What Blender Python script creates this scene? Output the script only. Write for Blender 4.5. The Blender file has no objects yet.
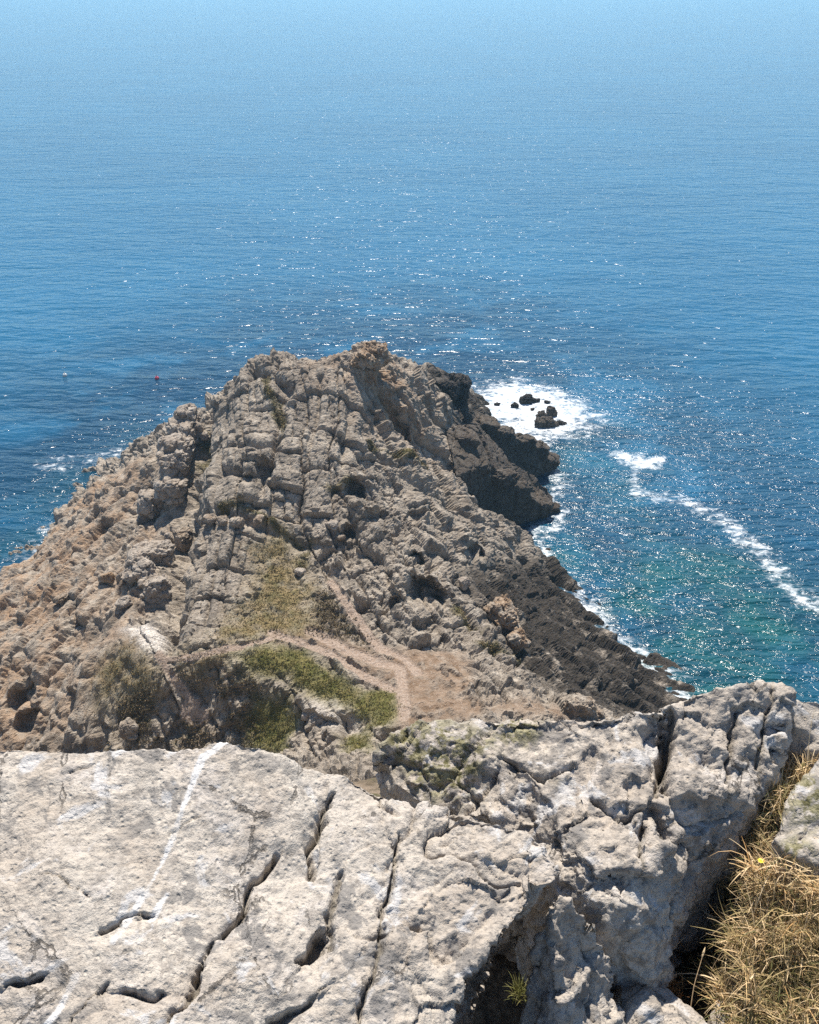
import bpy, bmesh, math, random
import numpy as np
from mathutils import Vector
from mathutils.geometry import delaunay_2d_cdt

random.seed(7)
RNG = np.random.default_rng(11)
SC = bpy.context.scene
COL = SC.collection
PI = math.pi

# ------------------------------------------------------------------ camera model
F = 1005.0
PITCH = math.radians(28.1)
H = 60.0
CP, SP = math.cos(PITCH), math.sin(PITCH)


def ray(u, v):
    a = (u - 409.5) / F
    b = (512.0 - v) / F
    return np.array([a, CP + b * SP, -SP + b * CP])


def P(u, v, z):
    """world point at height z that the photo shows at (u, v)"""
    d = ray(u, v)
    t = (z - H) / d[2]
    return np.array([d[0] * t, d[1] * t, z])


def PR(u, v, z):
    """same, z given below the eye (foreground)"""
    return P(u, v, H + z)


# ------------------------------------------------------------------ numpy noise
def _h(ix, iy, iz, s):
    n = (ix.astype(np.uint32) * np.uint32(374761393) + iy.astype(np.uint32) * np.uint32(668265263)
         + iz.astype(np.uint32) * np.uint32(2147483647) + np.uint32((s * 974634777) & 0xffffffff))
    n = (n ^ (n >> np.uint32(13))) * np.uint32(1274126177)
    n = (n ^ (n >> np.uint32(16))) * np.uint32(2246822519)
    n = n ^ (n >> np.uint32(15))
    return n


def hrand(ix, iy, iz, s=0):
    return _h(ix, iy, iz, s).astype(np.float64) / 4294967295.0


def vnoise(p, s=0):
    """gradient noise about -1..1"""
    i = np.floor(p).astype(np.int64)
    f = p - i
    w = f * f * f * (f * (f * 6 - 15) + 10)
    out = np.zeros(len(p))
    for dx in (0, 1):
        wx = w[:, 0] if dx else 1 - w[:, 0]
        for dy in (0, 1):
            wy = w[:, 1] if dy else 1 - w[:, 1]
            for dz in (0, 1):
                wz = w[:, 2] if dz else 1 - w[:, 2]
                h = _h(i[:, 0] + dx, i[:, 1] + dy, i[:, 2] + dz, s)
                gx = (h & np.uint32(1023)).astype(np.float64) / 511.5 - 1
                gy = ((h >> np.uint32(10)) & np.uint32(1023)).astype(np.float64) / 511.5 - 1
                gz = ((h >> np.uint32(20)) & np.uint32(1023)).astype(np.float64) / 511.5 - 1
                out += wx * wy * wz * (gx * (f[:, 0] - dx) + gy * (f[:, 1] - dy) + gz * (f[:, 2] - dz))
    return out * 1.5


def fbm(p, octv=4, s=0, gain=0.5, lac=2.03):
    a, o, n = 1.0, np.zeros(len(p)), 0.0
    for k in range(octv):
        o += a * vnoise(p * (lac ** k) + 17.3 * k, s + k)
        n += a
        a *= gain
    return o / n


def ridged(p, octv=4, s=0):
    a, o, n = 1.0, np.zeros(len(p)), 0.0
    for k in range(octv):
        o += a * (1 - 2 * np.abs(vnoise(p * (2.07 ** k) + 9.1 * k, s + k)))
        n += a
        a *= 0.5
    return o / n


def worley(p, s=0):
    """F1, F2, random value and a random tilt (dot of offset with a random vector) of the nearest cell"""
    i = np.floor(p).astype(np.int64)
    f1 = np.full(len(p), 9.0)
    f2 = np.full(len(p), 9.0)
    rid = np.zeros(len(p))
    tilt = np.zeros(len(p))
    for dx in (-1, 0, 1):
        for dy in (-1, 0, 1):
            for dz in (-1, 0, 1):
                cx, cy, cz = i[:, 0] + dx, i[:, 1] + dy, i[:, 2] + dz
                h = _h(cx, cy, cz, s)
                ox = (h & np.uint32(1023)) / 1023.0
                oy = ((h >> np.uint32(10)) & np.uint32(1023)) / 1023.0
                oz = ((h >> np.uint32(20)) & np.uint32(1023)) / 1023.0
                vx, vy, vz = p[:, 0] - cx - ox, p[:, 1] - cy - oy, p[:, 2] - cz - oz
                d = np.sqrt(vx * vx + vy * vy + vz * vz)
                near = d < f1
                f2 = np.where(near, f1, np.minimum(f2, d))
                if near.any():
                    f1 = np.where(near, d, f1)
                    h2 = _h(cx, cy, cz, s + 91)
                    r = h2 / 4294967295.0
                    rid = np.where(near, r, rid)
                    tx = (h2 & np.uint32(255)) / 127.5 - 1
                    ty = ((h2 >> np.uint32(8)) & np.uint32(255)) / 127.5 - 1
                    tz = ((h2 >> np.uint32(16)) & np.uint32(255)) / 127.5 - 1
                    tilt = np.where(near, tx * vx + ty * vy + tz * vz, tilt)
    return f1, f2, rid, tilt


def sstep(a, b, x):
    t = np.clip((x - a) / (b - a), 0, 1)
    return t * t * (3 - 2 * t)


def poly_sd(xy, poly):
    """signed distance to a polygon in plan, negative inside"""
    poly = np.asarray(poly)[:, :2]
    n = len(poly)
    d = np.full(len(xy), 1e9)
    inside = np.zeros(len(xy), bool)
    for k in range(n):
        a, b = poly[k], poly[(k + 1) % n]
        e = b - a
        w = xy - a
        t = np.clip((w @ e) / max(e @ e, 1e-9), 0, 1)
        d = np.minimum(d, np.hypot(w[:, 0] - t * e[0], w[:, 1] - t * e[1]))
        c = (a[1] > xy[:, 1]) != (b[1] > xy[:, 1])
        with np.errstate(divide='ignore', invalid='ignore'):
            xi = (b[0] - a[0]) * (xy[:, 1] - a[1]) / (b[1] - a[1]) + a[0]
        inside ^= c & (xy[:, 0] < xi)
    return np.where(inside, -d, d)


def line_d(xy, pts, width=None):
    """distance to a polyline in plan; with width (one value per point) the distance divided by the local width"""
    pts = np.asarray(pts)[:, :2]
    d = np.full(len(xy), 1e9)
    for k in range(len(pts) - 1):
        a, b = pts[k], pts[k + 1]
        e = b - a
        w = xy - a
        t = np.clip((w @ e) / max(e @ e, 1e-9), 0, 1)
        q = np.hypot(w[:, 0] - t * e[0], w[:, 1] - t * e[1])
        if width is not None:
            q = q / (width[k] * (1 - t) + width[k + 1] * t)
        d = np.minimum(d, q)
    return d


# ------------------------------------------------------------------ mesh helpers
def mesh_from(name, co, faces, smooth=True):
    co = np.asarray(co, np.float32)
    faces = np.asarray(faces, np.int32)
    me = bpy.data.meshes.new(name)
    k = faces.shape[1]
    me.vertices.add(len(co))
    me.vertices.foreach_set('co', co.ravel())
    me.loops.add(faces.size)
    me.loops.foreach_set('vertex_index', faces.ravel())
    me.polygons.add(len(faces))
    me.polygons.foreach_set('loop_start', np.arange(0, faces.size, k, dtype=np.int32))
    me.polygons.foreach_set('use_smooth', np.full(len(faces), smooth, bool))
    me.update(calc_edges=True)
    me.validate()
    return me


def attr(me, name, val):
    a = me.attributes.new(name, 'FLOAT', 'POINT')
    a.data.foreach_set('value', np.asarray(val, np.float32))


def vnormals(me):
    n = np.empty(len(me.vertices) * 3, np.float32)
    me.vertex_normals.foreach_get('vector', n)
    return n.reshape(-1, 3).astype(np.float64)


def vco(me):
    c = np.empty(len(me.vertices) * 3, np.float32)
    me.vertices.foreach_get('co', c)
    return c.reshape(-1, 3).astype(np.float64)


def set_co(me, co):
    me.vertices.foreach_set('co', np.asarray(co, np.float32).ravel())
    me.update()


def smooth_co(me, it, lam=0.5):
    e = np.empty(len(me.edges) * 2, np.int32)
    me.edges.foreach_get('vertices', e)
    e = e.reshape(-1, 2)
    co = vco(me)
    n = len(co)
    deg = np.bincount(e.ravel(), minlength=n).astype(float)
    deg[deg == 0] = 1
    for _ in range(it):
        new = np.empty_like(co)
        for k in range(3):
            new[:, k] = (np.bincount(e[:, 0], co[e[:, 1], k], n) + np.bincount(e[:, 1], co[e[:, 0], k], n)) / deg
        co = co + lam * (new - co)
    set_co(me, co)


def add_obj(name, me, mat=None, parent=None):
    o = bpy.data.objects.new(name, me)
    COL.objects.link(o)
    if mat:
        me.materials.append(mat)
    if parent:
        o.parent = parent
    return o


def tag(o, label=None, cat=None, group=None, kind=None):
    if label:
        o['label'] = label
    if cat:
        o['category'] = cat
    if group:
        o['group'] = group
    if kind:
        o['kind'] = kind
    return o


def recentre(o, base):
    """move the object's origin to base without moving its shape"""
    b = Vector([float(x) for x in base])
    co = vco(o.data) - np.array(b)
    set_co(o.data, co)
    o.location = b


def remeshed(name, co_faces, voxel):
    """union of closed crude solids, voxel remeshed"""
    bm = bmesh.new()
    for co, faces in co_faces:
        vs = [bm.verts.new([float(x) for x in c]) for c in co]
        for f in faces:
            try:
                bm.faces.new([vs[i] for i in f])
            except ValueError:
                pass
    bmesh.ops.recalc_face_normals(bm, faces=bm.faces)
    me = bpy.data.meshes.new('crude')
    bm.to_mesh(me)
    bm.free()
    o = bpy.data.objects.new('crude', me)
    COL.objects.link(o)
    m = o.modifiers.new('remesh', 'REMESH')
    m.mode = 'VOXEL'
    m.voxel_size = voxel
    dg = bpy.context.evaluated_depsgraph_get()
    res = bpy.data.meshes.new_from_object(o.evaluated_get(dg), depsgraph=dg)
    res.name = name
    bpy.data.objects.remove(o)
    bpy.data.meshes.remove(me)
    res.polygons.foreach_set('use_smooth', np.ones(len(res.polygons), bool))
    return res


def prism(outline, inner, bottom, inset=0.0, under=None):
    """closed solid: a top sheet through outline + inner points, sides down to z = bottom (a value or one per outline point)"""
    outline = [np.asarray(p, float) for p in outline]
    inner = [np.asarray(p, float) for p in inner]
    n = len(outline)
    pts = outline + inner
    r = delaunay_2d_cdt([Vector((p[0], p[1])) for p in pts], [], [list(range(n))], 1, 1e-6)
    vs2, faces, orig = r[0], r[2], r[3]
    zof = []
    for k, v in enumerate(vs2):
        if orig[k]:
            zof.append(pts[orig[k][0]][2])
        else:
            d = [((p[0] - v[0]) ** 2 + (p[1] - v[1]) ** 2, p[2]) for p in pts]
            zof.append(min(d)[1])
    co = [(v[0], v[1], z) for v, z in zip(vs2, zof)]
    fs = [list(f) for f in faces]
    # boundary edges of the sheet
    cnt = {}
    for f in fs:
        for a, b in zip(f, f[1:] + f[:1]):
            cnt.setdefault((min(a, b), max(a, b)), []).append((a, b))
    cen = np.mean([[p[0], p[1]] for p in outline], axis=0)
    low = {}
    b_list = np.full(n, bottom) if np.isscalar(bottom) else np.asarray(bottom, float)
    out = list(co)
    for k, c in enumerate(co):
        q = np.array(c[:2])
        q2 = q + (cen - q) * inset
        i0 = int(np.argmin([np.hypot(p[0] - c[0], p[1] - c[1]) for p in outline]))
        if under and i0 in under and k < len(co) and np.hypot(outline[i0][0] - c[0], outline[i0][1] - c[1]) < 1e-4:
            q2 = q + np.asarray(under[i0])
        low[k] = len(out)
        out.append((q2[0], q2[1], min(b_list[i0], c[2] - 0.02)))
    for es in cnt.values():
        if len(es) == 1:
            a, b = es[0]
            fs.append([b, a, low[a], low[b]])
    fs += [[low[i] for i in reversed(f)] for f in fs if all(i < len(co) for i in f)]
    return out, fs


def hull_block(c, size, rz=0.0, tilt=(0, 0), n=26, seed=0, sq=0.55):
    """a rough angular block: convex hull of points on a boxy ellipsoid"""
    r = np.random.default_rng(seed)
    v = r.normal(size=(n, 3))
    v /= np.linalg.norm(v, axis=1)[:, None]
    v = np.sign(v) * np.abs(v) ** sq
    v *= r.uniform(0.82, 1.0, (n, 1))
    v *= np.asarray(size) * 0.5
    for ang, ax in ((tilt[0], 0), (tilt[1], 1), (rz, 2)):
        ca, sa = math.cos(ang), math.sin(ang)
        i, j = [(1, 2), (2, 0), (0, 1)][ax]
        a, b = v[:, i].copy(), v[:, j].copy()
        v[:, i], v[:, j] = ca * a - sa * b, sa * a + ca * b
    v += np.asarray(c)
    bm = bmesh.new()
    vs = [bm.verts.new(p) for p in v]
    g = bmesh.ops.convex_hull(bm, input=vs)
    junk = {e for e in g['geom_interior'] + g['geom_unused'] if isinstance(e, bmesh.types.BMVert)}
    bmesh.ops.delete(bm, geom=list(junk), context='VERTS')
    bm.verts.index_update()
    co = [tuple(q.co) for q in bm.verts]
    fs = [[q.index for q in f.verts] for f in bm.faces]
    bm.free()
    return co, fs


# ------------------------------------------------------------------ node helpers
class NT:
    def __init__(self, name):
        self.m = bpy.data.materials.new(name)
        self.m.use_nodes = True
        self.t = self.m.node_tree
        self.t.nodes.clear()
        self.out = self.t.nodes.new('ShaderNodeOutputMaterial')
        self.b = self.t.nodes.new('ShaderNodeBsdfPrincipled')
        self.t.links.new(self.b.outputs[0], self.out.inputs[0])
        self.geo = self.t.nodes.new('ShaderNodeNewGeometry')
        self.tc = self.t.nodes.new('ShaderNodeTexCoord')
        self.obj = self.geo.outputs['Position']

    def L(self, a, b):
        self.t.links.new(a, b)

    def n(self, typ, **kw):
        q = self.t.nodes.new(typ)
        for k, v in kw.items():
            setattr(q, k, v)
        return q

    def val(self, sock, x):
        if hasattr(x, 'is_output') or isinstance(x, bpy.types.NodeSocket):
            self.L(x, sock)
        else:
            sock.default_value = x

    def mapping(self, scale=(1, 1, 1), rot=(0, 0, 0), loc=(0, 0, 0), src=None):
        q = self.n('ShaderNodeMapping')
        q.inputs['Scale'].default_value = scale
        q.inputs['Rotation'].default_value = rot
        q.inputs['Location'].default_value = loc
        self.L(src or self.obj, q.inputs[0])
        return q.outputs[0]

    def noise(self, scale, detail=4, rough=0.55, vec=None, dist=0.0, typ=None):
        q = self.n('ShaderNodeTexNoise')
        q.inputs['Scale'].default_value = scale
        q.inputs['Detail'].default_value = detail
        q.inputs['Roughness'].default_value = rough
        q.inputs['Distortion'].default_value = dist
        self.L(vec or self.obj, q.inputs['Vector'])
        return q.outputs[0]

    def voro(self, scale, feature='F1', vec=None, out=0, rand=1.0):
        q = self.n('ShaderNodeTexVoronoi', feature=feature)
        q.inputs['Scale'].default_value = scale
        q.inputs['Randomness'].default_value = rand
        self.L(vec or self.obj, q.inputs['Vector'])
        return q.outputs[out]

    def ramp(self, x, lo, hi, a=0.0, b=1.0):
        q = self.n('ShaderNodeMapRange', interpolation_type='SMOOTHSTEP')
        for i, v in enumerate((lo, hi, a, b)):
            q.inputs[i + 1].default_value = v
        self.L(x, q.inputs[0])
        return q.outputs[0]

    def math(self, op, a, b=0.0, clamp=False):
        q = self.n('ShaderNodeMath', operation=op, use_clamp=clamp)
        self.val(q.inputs[0], a)
        self.val(q.inputs[1], b)
        return q.outputs[0]

    def mix(self, fac, a, b, mode='MIX'):
        q = self.n('ShaderNodeMix', data_type='RGBA', blend_type=mode)
        self.val(q.inputs[0], fac)
        for s, v in ((q.inputs[6], a), (q.inputs[7], b)):
            if isinstance(v, tuple):
                s.default_value = (*v, 1) if len(v) == 3 else v
            else:
                self.L(v, s)
        return q.outputs[2]

    def at(self, name):
        q = self.n('ShaderNodeAttribute', attribute_name=name)
        return q.outputs['Fac']

    def bump(self, h, strength=1.0, dist=0.1, normal=None):
        q = self.n('ShaderNodeBump')
        self.val(q.inputs['Strength'], strength)
        q.inputs['Distance'].default_value = dist
        self.L(h, q.inputs['Height'])
        if normal:
            self.L(normal, q.inputs['Normal'])
        return q.outputs[0]


# ================================================================== LIGHT, CAMERA, WORLD
SUN_AZ = math.radians(0)      # from +Y, positive towards +X
SUN_EL = math.radians(61)
w = bpy.data.worlds.new('World')
SC.world = w
w.use_nodes = True
wt = w.node_tree
bg = wt.nodes['Background']
sky = wt.nodes.new('ShaderNodeTexSky')
sky.sky_type = 'NISHITA'
sky.sun_disc = False
sky.sun_elevation = SUN_EL
sky.sun_rotation = SUN_AZ
sky.altitude = 60
sky.air_density = 1.0
sky.dust_density = 0.0
sky.ozone_density = 4.0
wt.links.new(sky.outputs[0], bg.inputs[0])
bg.inputs[1].default_value = 0.084

sl = bpy.data.lights.new('sun', 'SUN')
sl.energy = 4.8
sl.angle = math.radians(0.53)
sl.color = (1.0, 0.945, 0.86)
so = bpy.data.objects.new('sun', sl)
COL.objects.link(so)
sdir = Vector((math.sin(SUN_AZ) * math.cos(SUN_EL), math.cos(SUN_AZ) * math.cos(SUN_EL), math.sin(SUN_EL)))
so.rotation_euler = sdir.to_track_quat('Z', 'Y').to_euler()

cam = bpy.data.cameras.new('camera')
cam.sensor_fit = 'VERTICAL'
cam.sensor_height = 36.0
cam.lens = F / 1024 * 36.0
cam.clip_start = 0.05
cam.clip_end = 60000
co_ = bpy.data.objects.new('camera', cam)
COL.objects.link(co_)
co_.location = (0, 0, H)
co_.rotation_euler = (PI / 2 - PITCH, 0, 0)
SC.camera = co_
vs = SC.view_settings
vs.view_transform = 'Standard'
vs.look = 'None'
vs.gamma = 1.0
vs.use_curve_mapping = False
vs.exposure = 0.82
SC.cycles.use_denoising = False
SC.cycles.sample_clamp_direct = 5.0
SC.cycles.max_bounces = 5
SC.cycles.diffuse_bounces = 2
SC.cycles.glossy_bounces = 2
SC.cycles.transmission_bounces = 1
SC.cycles.use_adaptive_sampling = True
SC.cycles.adaptive_threshold = 0.015

# ================================================================== HEADLAND: base surface
CTRL_UV = [
    # right-hand water line, z 0
    (490, 404, 0), (482, 422, 0.5), (536, 546, 0), (556, 572, 0), (587, 606, 0), (606, 632, 0), (646, 660, 0), (687, 700, 0),
    # skyline, left to right
    (0, 585, 1.6), (30, 557, 3.5), (65, 525, 5.5), (95, 488, 8.6), (140, 460, 11), (160, 440, 13), (178, 424, 15),
    (200, 414, 17.5), (228, 385, 22), (255, 363, 24), (280, 358, 25), (320, 363, 25), (345, 366, 25), (370, 350, 25.5),
    (400, 362, 22), (420, 373, 18), (440, 373, 14.5), (455, 386, 9), (470, 392, 5),
    # the slabs
    (300, 400, 22.5), (260, 420, 21), (330, 440, 20.5), (370, 400, 21.5), (300, 500, 16.5), (250, 500, 17), (230, 540, 15), (350, 515, 15.5),
    (210, 500, 16.5), (215, 450, 18.5), (205, 580, 13.4), (280, 560, 13), (350, 560, 13.4), (176, 640, 11.2), (240, 600, 12.2),
    # gully between pinnacles and slabs
    (198, 460, 15.2), (192, 500, 13.4), (180, 540, 12.2), (172, 600, 11),
    # right shoulder
    (400, 410, 19.5), (400, 432, 17), (430, 405, 17), (440, 440, 14.5), (455, 428, 13.2), (420, 480, 15), (455, 480, 11.5), (400, 530, 14.4), (450, 530, 11.8),
    (490, 512, 8), (518, 526, 5.5), (505, 545, 6.5), (480, 560, 9), (430, 570, 13.4), (400, 600, 12.4), (450, 600, 11.4), (440, 635, 10.8),
    (500, 590, 6.6), (535, 580, 3), (545, 610, 3.6), (480, 630, 9.4), (510, 640, 8.8), (520, 668, 8.2), (545, 695, 8.6), (560, 706, 8.6), (595, 715, 5.4),
    (560, 640, 4.6), (600, 660, 2.8), (640, 690, 1.9), (620, 715, 3.4),
    # saddle
    (250, 632, 11.3), (320, 640, 11), (400, 660, 10.8), (470, 695, 11), (430, 712, 11), (510, 705, 10.4), (380, 640, 11), (330, 600, 12.2), (200, 652, 11.2),
    # left flank
    (160, 490, 12), (120, 500, 10.2), (120, 560, 9.8), (60, 580, 6.6), (130, 630, 10.6), (60, 640, 6.4), (0, 650, 3.4), (90, 690, 6.6), (20, 720, 2.6),
    # gully below the path
    (165, 690, 8.8), (210, 672, 10.3), (250, 668, 10.5), (200, 705, 7.6), (250, 705, 8.0), (300, 690, 9.8), (300, 725, 7.6), (350, 740, 8.6), (380, 715, 10.4), (200, 745, 5.0), (100, 745, 3.6),
    (260, 750, 5.8), (0, 755, 0.6), (150, 655, 11),
]
CTRL = [P(*c) for c in CTRL_UV]
for c in CTRL_UV[8:27]:
    q = P(*c)
    dirh = q[:2] / np.linalg.norm(q[:2])
    drop = (H - q[2]) / np.linalg.norm(q[:2])
    if q[2] > 3:
        CTRL.append(np.array([*(q[:2] + dirh * 5.0), q[2] - 5.0 * drop * 1.35]))
CTRL += [np.array(c, float) for c in [
    # beyond the skyline and under the water
    (-49, 104, -1), (-50, 92, -1.5), (-47, 118, -1.5), (-42, 130, -1.5), (-31, 142, -1.5), (-16, 150, -1), (-2, 155, -1.5), (8, 156, -2), (14, 148, -2.5),
    (-35, 122, 6), (-22, 128, 9), (-8, 132, 8), (2, 140, 4),
    (-62, 100, -5), (-60, 140, -6), (-25, 165, -6), (15, 165, -6), (26, 135, -5), (30, 108, -5), (36, 88, -5), (45, 60, -5), (-62, 60, -4),
    (-48, 80, -0.6), (-50, 68, -1.5),
    # cove behind the shoulder
    (13, 110, 0.0), (9.5, 102, 3.0), (12, 104, 0.5), (15, 106, -0.5), (8, 104.5, 3.5), (17, 108, -1.5), (15, 119, -0.5), (19, 121, -2), (20, 104, -2.5), (21, 128, -2.5), (22, 98, -2),
    # cliff that climbs to the viewpoint
    (-40, 55, 1.5), (-25, 55, 6), (-10, 54, 9), (4, 52, 11.5), (14, 52, 9), (24, 55, 2), (30, 60, -1.5), (-40, 40, 8), (-20, 40, 17), (0, 38, 20), (15, 38, 17), (28, 40, 2),
    (-40, 20, 32), (-20, 20, 37), (0, 20, 39), (15, 20, 35), (30, 22, 10), (40, 25, -4), (-40, 6, 52), (-20, 6, 53), (0, 6, 53), (12, 6, 52), (26, 6, 30),
    (-40, -12, 58), (-10, -12, 57.5), (10, -12, 57.5), (26, -12, 50), (-10, 0, 57), (0, 0, 57), (8, 0, 57), (0, 2.7, 56.6), (4, 2.7, 56.4), (-4, 2.7, 56.6)]]
CTRL = np.array(CTRL)
RC = 2.5


def _k(d2):
    return np.sqrt(d2 + RC * RC)


_n = len(CTRL)
_A = np.zeros((_n + 3, _n + 3))
_d2 = ((CTRL[:, None, :2] - CTRL[None, :, :2]) ** 2).sum(-1)
_A[:_n, :_n] = _k(_d2) - 0.25 * np.eye(_n)
_A[:_n, _n] = 1
_A[:_n, _n + 1:] = CTRL[:, :2]
_A[_n:, :_n] = _A[:_n, _n:].T
_W = np.linalg.solve(_A, np.concatenate([CTRL[:, 2], np.zeros(3)]))


def base_z(xy):
    out = np.empty(len(xy))
    for s in range(0, len(xy), 40000):
        q = xy[s:s + 40000]
        d2 = ((q[:, None, :] - CTRL[None, :, :2]) ** 2).sum(-1)
        out[s:s + 40000] = _k(d2) @ _W[:_n] + _W[_n] + q @ _W[_n + 1:]
    return out


def G(u, v):
    """where the ray through (u, v) first meets the base surface"""
    d = ray(u, v)
    t = np.arange(45.0, 190.0, 0.25)
    p = d[None] * t[:, None] + np.array([0, 0, H])
    hit = np.nonzero(p[:, 2] <= np.maximum(base_z(p[:, :2]), 0))[0]
    k = hit[0] if len(hit) else len(t) - 1
    return p[k]


def GP(pts):
    return np.array([G(*p) for p in pts])


def gdir(a, b):
    d = (G(*b) - G(*a))[:2]
    return d / np.linalg.norm(d)


# regions of the headland, in plan
SLAB = GP([(168, 650), (200, 520), (212, 430), (240, 378), (290, 362), (345, 368), (372, 400), (352, 480), (312, 530), (268, 550), (240, 600), (205, 640)])
LEFT = np.vstack([GP([(0, 578), (60, 522), (100, 482), (150, 458), (180, 440), (170, 520), (150, 600), (115, 660), (100, 745), (0, 758)]), [(-60, 60, 0), (-60, 110, 0)]])
GRASS = [GP(q) for q in (
    [(229, 656), (264, 647), (303, 650), (330, 666), (350, 686), (372, 696), (356, 712), (338, 707), (311, 699), (291, 680), (264, 676), (231, 669)],
    [(352, 695), (381, 687), (397, 693), (400, 711), (387, 732), (366, 727), (352, 711)],
    [(256, 692), (286, 697), (300, 720), (288, 752), (250, 752), (245, 720)],
    [(345, 738), (372, 732), (372, 750), (350, 757)])]
DRYG = [GP(q) for q in (
    [(282, 528), (300, 560), (314, 590), (312, 634), (262, 641), (215, 641), (214, 632), (250, 592), (252, 552)],
    [(180, 655), (228, 655), (205, 668), (180, 668)],
    [(112, 652), (140, 655), (160, 675), (150, 700), (104, 702), (98, 680)])]
HEATH = [GP(q) for q in (
    [(318, 586), (330, 600), (352, 628), (366, 641), (318, 630)],
    [(180, 668), (262, 682), (256, 735), (217, 725), (186, 700), (165, 690), (120, 700), (110, 745), (180, 750), (230, 745)])]
SOIL = [GP(q) for q in (
    [(268, 636), (312, 628), (345, 640), (385, 652), (430, 650), (468, 655), (472, 690), (450, 715), (400, 716), (394, 690), (356, 664), (312, 648)],
    [(400, 716), (440, 690), (480, 702), (555, 706), (575, 722), (400, 740)],
    [(112, 628), (135, 640), (140, 655), (112, 645)])]
SCREE = [GP(q) for q in ([(118, 630), (166, 628), (162, 658), (140, 656)], [(350, 690), (300, 705), (330, 735), (360, 730)])]
PATHS = [(GP(q), wd) for q, wd in (
    ([(162, 660), (200, 657), (240, 650), (270, 639)], 0.28),
    ([(272, 633), (311, 646), (334, 657), (366, 677), (394, 690)], 0.42),
    ([(330, 582), (350, 609), (370, 637), (381, 648), (405, 660), (418, 674)], 0.42),
    ([(311, 632), (355, 655), (400, 668), (405, 718)], 0.5),
    ([(158, 656), (174, 684), (196, 709)], 0.32),
    ([(185, 714), (205, 718)], 0.4))]
VEGLINE = [GP(q) for q in ([(196, 430), (190, 500)], [(215, 505), (270, 520), (300, 545)], [(280, 405), (283, 435)], [(265, 380), (285, 430)],
                           [(330, 492), (350, 478)], [(480, 650), (520, 668)], [(455, 612), (480, 640)], [(370, 445), (420, 470)], [(310, 540), (300, 570)])]
DARK = [GP(q) for q in (
    [(425, 372), (490, 395), (484, 425), (470, 430), (450, 405), (430, 385)],
    [(455, 420), (480, 425), (520, 445), (556, 470), (556, 526), (517, 530), (480, 505), (458, 470)],
    [(458, 572), (505, 560), (540, 560), (590, 602), (690, 700), (620, 725), (560, 695), (522, 672), (500, 640), (470, 600)])]
CAVES = [(G(427, 590), 1.5, 3.0), (G(402, 434), 1.6, 3.2), (G(420, 555), 0.8, 1.8), (G(470, 548), 1.0, 2.0), (G(356, 490), 0.9, 1.8),
         (G(20, 700), 1.2, 2.0), (G(350, 532), 0.6, 1.2), (G(25, 722), 1.0, 2.0), (G(245, 480), 0.7, 1.6), (G(265, 470), 0.8, 1.5), (G(395, 604), 0.5, 1.2), (G(440, 604), 0.5, 1.3)]
D_SLAB = gdir((195, 632), (262, 405))
D_LEFT = gdir((10, 640), (150, 500))
D_RIGHT = gdir((452, 630), (372, 470))
D_COAST = gdir((520, 600), (670, 690))


def blocks(p, dr, sa, sb, sz, seed, groove=0.14, dip=0.0):
    """jointed rock: cells stretched along dr; returns per-cell height, crack depth and tilt"""
    a = p[:, 0] * dr[0] + p[:, 1] * dr[1]
    b = p[:, 0] * dr[1] - p[:, 1] * dr[0] + dip * p[:, 2]
    wq = p * 0.33
    a = a + 0.5 * vnoise(wq + 5.0, seed + 3)
    b = b + 0.35 * vnoise(wq + 31.0, seed + 4)
    q = np.stack([a / sa, b / sb, p[:, 2] / sz], 1)
    f1, f2, rid, tl = worley(q, seed)
    crack = np.exp(-((f2 - f1) / groove) ** 2)
    return rid - 0.5, crack, tl


def steps(p, dr, period, seed, sharp=0.75):
    """tilted beds that outcrop as small saw-tooth ribs across dr"""
    b = p[:, 0] * dr[1] - p[:, 1] * dr[0] + 0.35 * p[:, 2] + 0.9 * vnoise(p * 0.16, seed) + 0.25 * vnoise(p * 0.7, seed + 1)
    k = b / period
    f = k - np.floor(k)
    amp = 0.4 + 0.6 * hrand(np.floor(k).astype(np.int64), np.zeros(len(p), np.int64), np.zeros(len(p), np.int64), seed)
    tooth = np.where(f < sharp, f / sharp, (1 - f) / (1 - sharp))
    return tooth * amp


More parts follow.
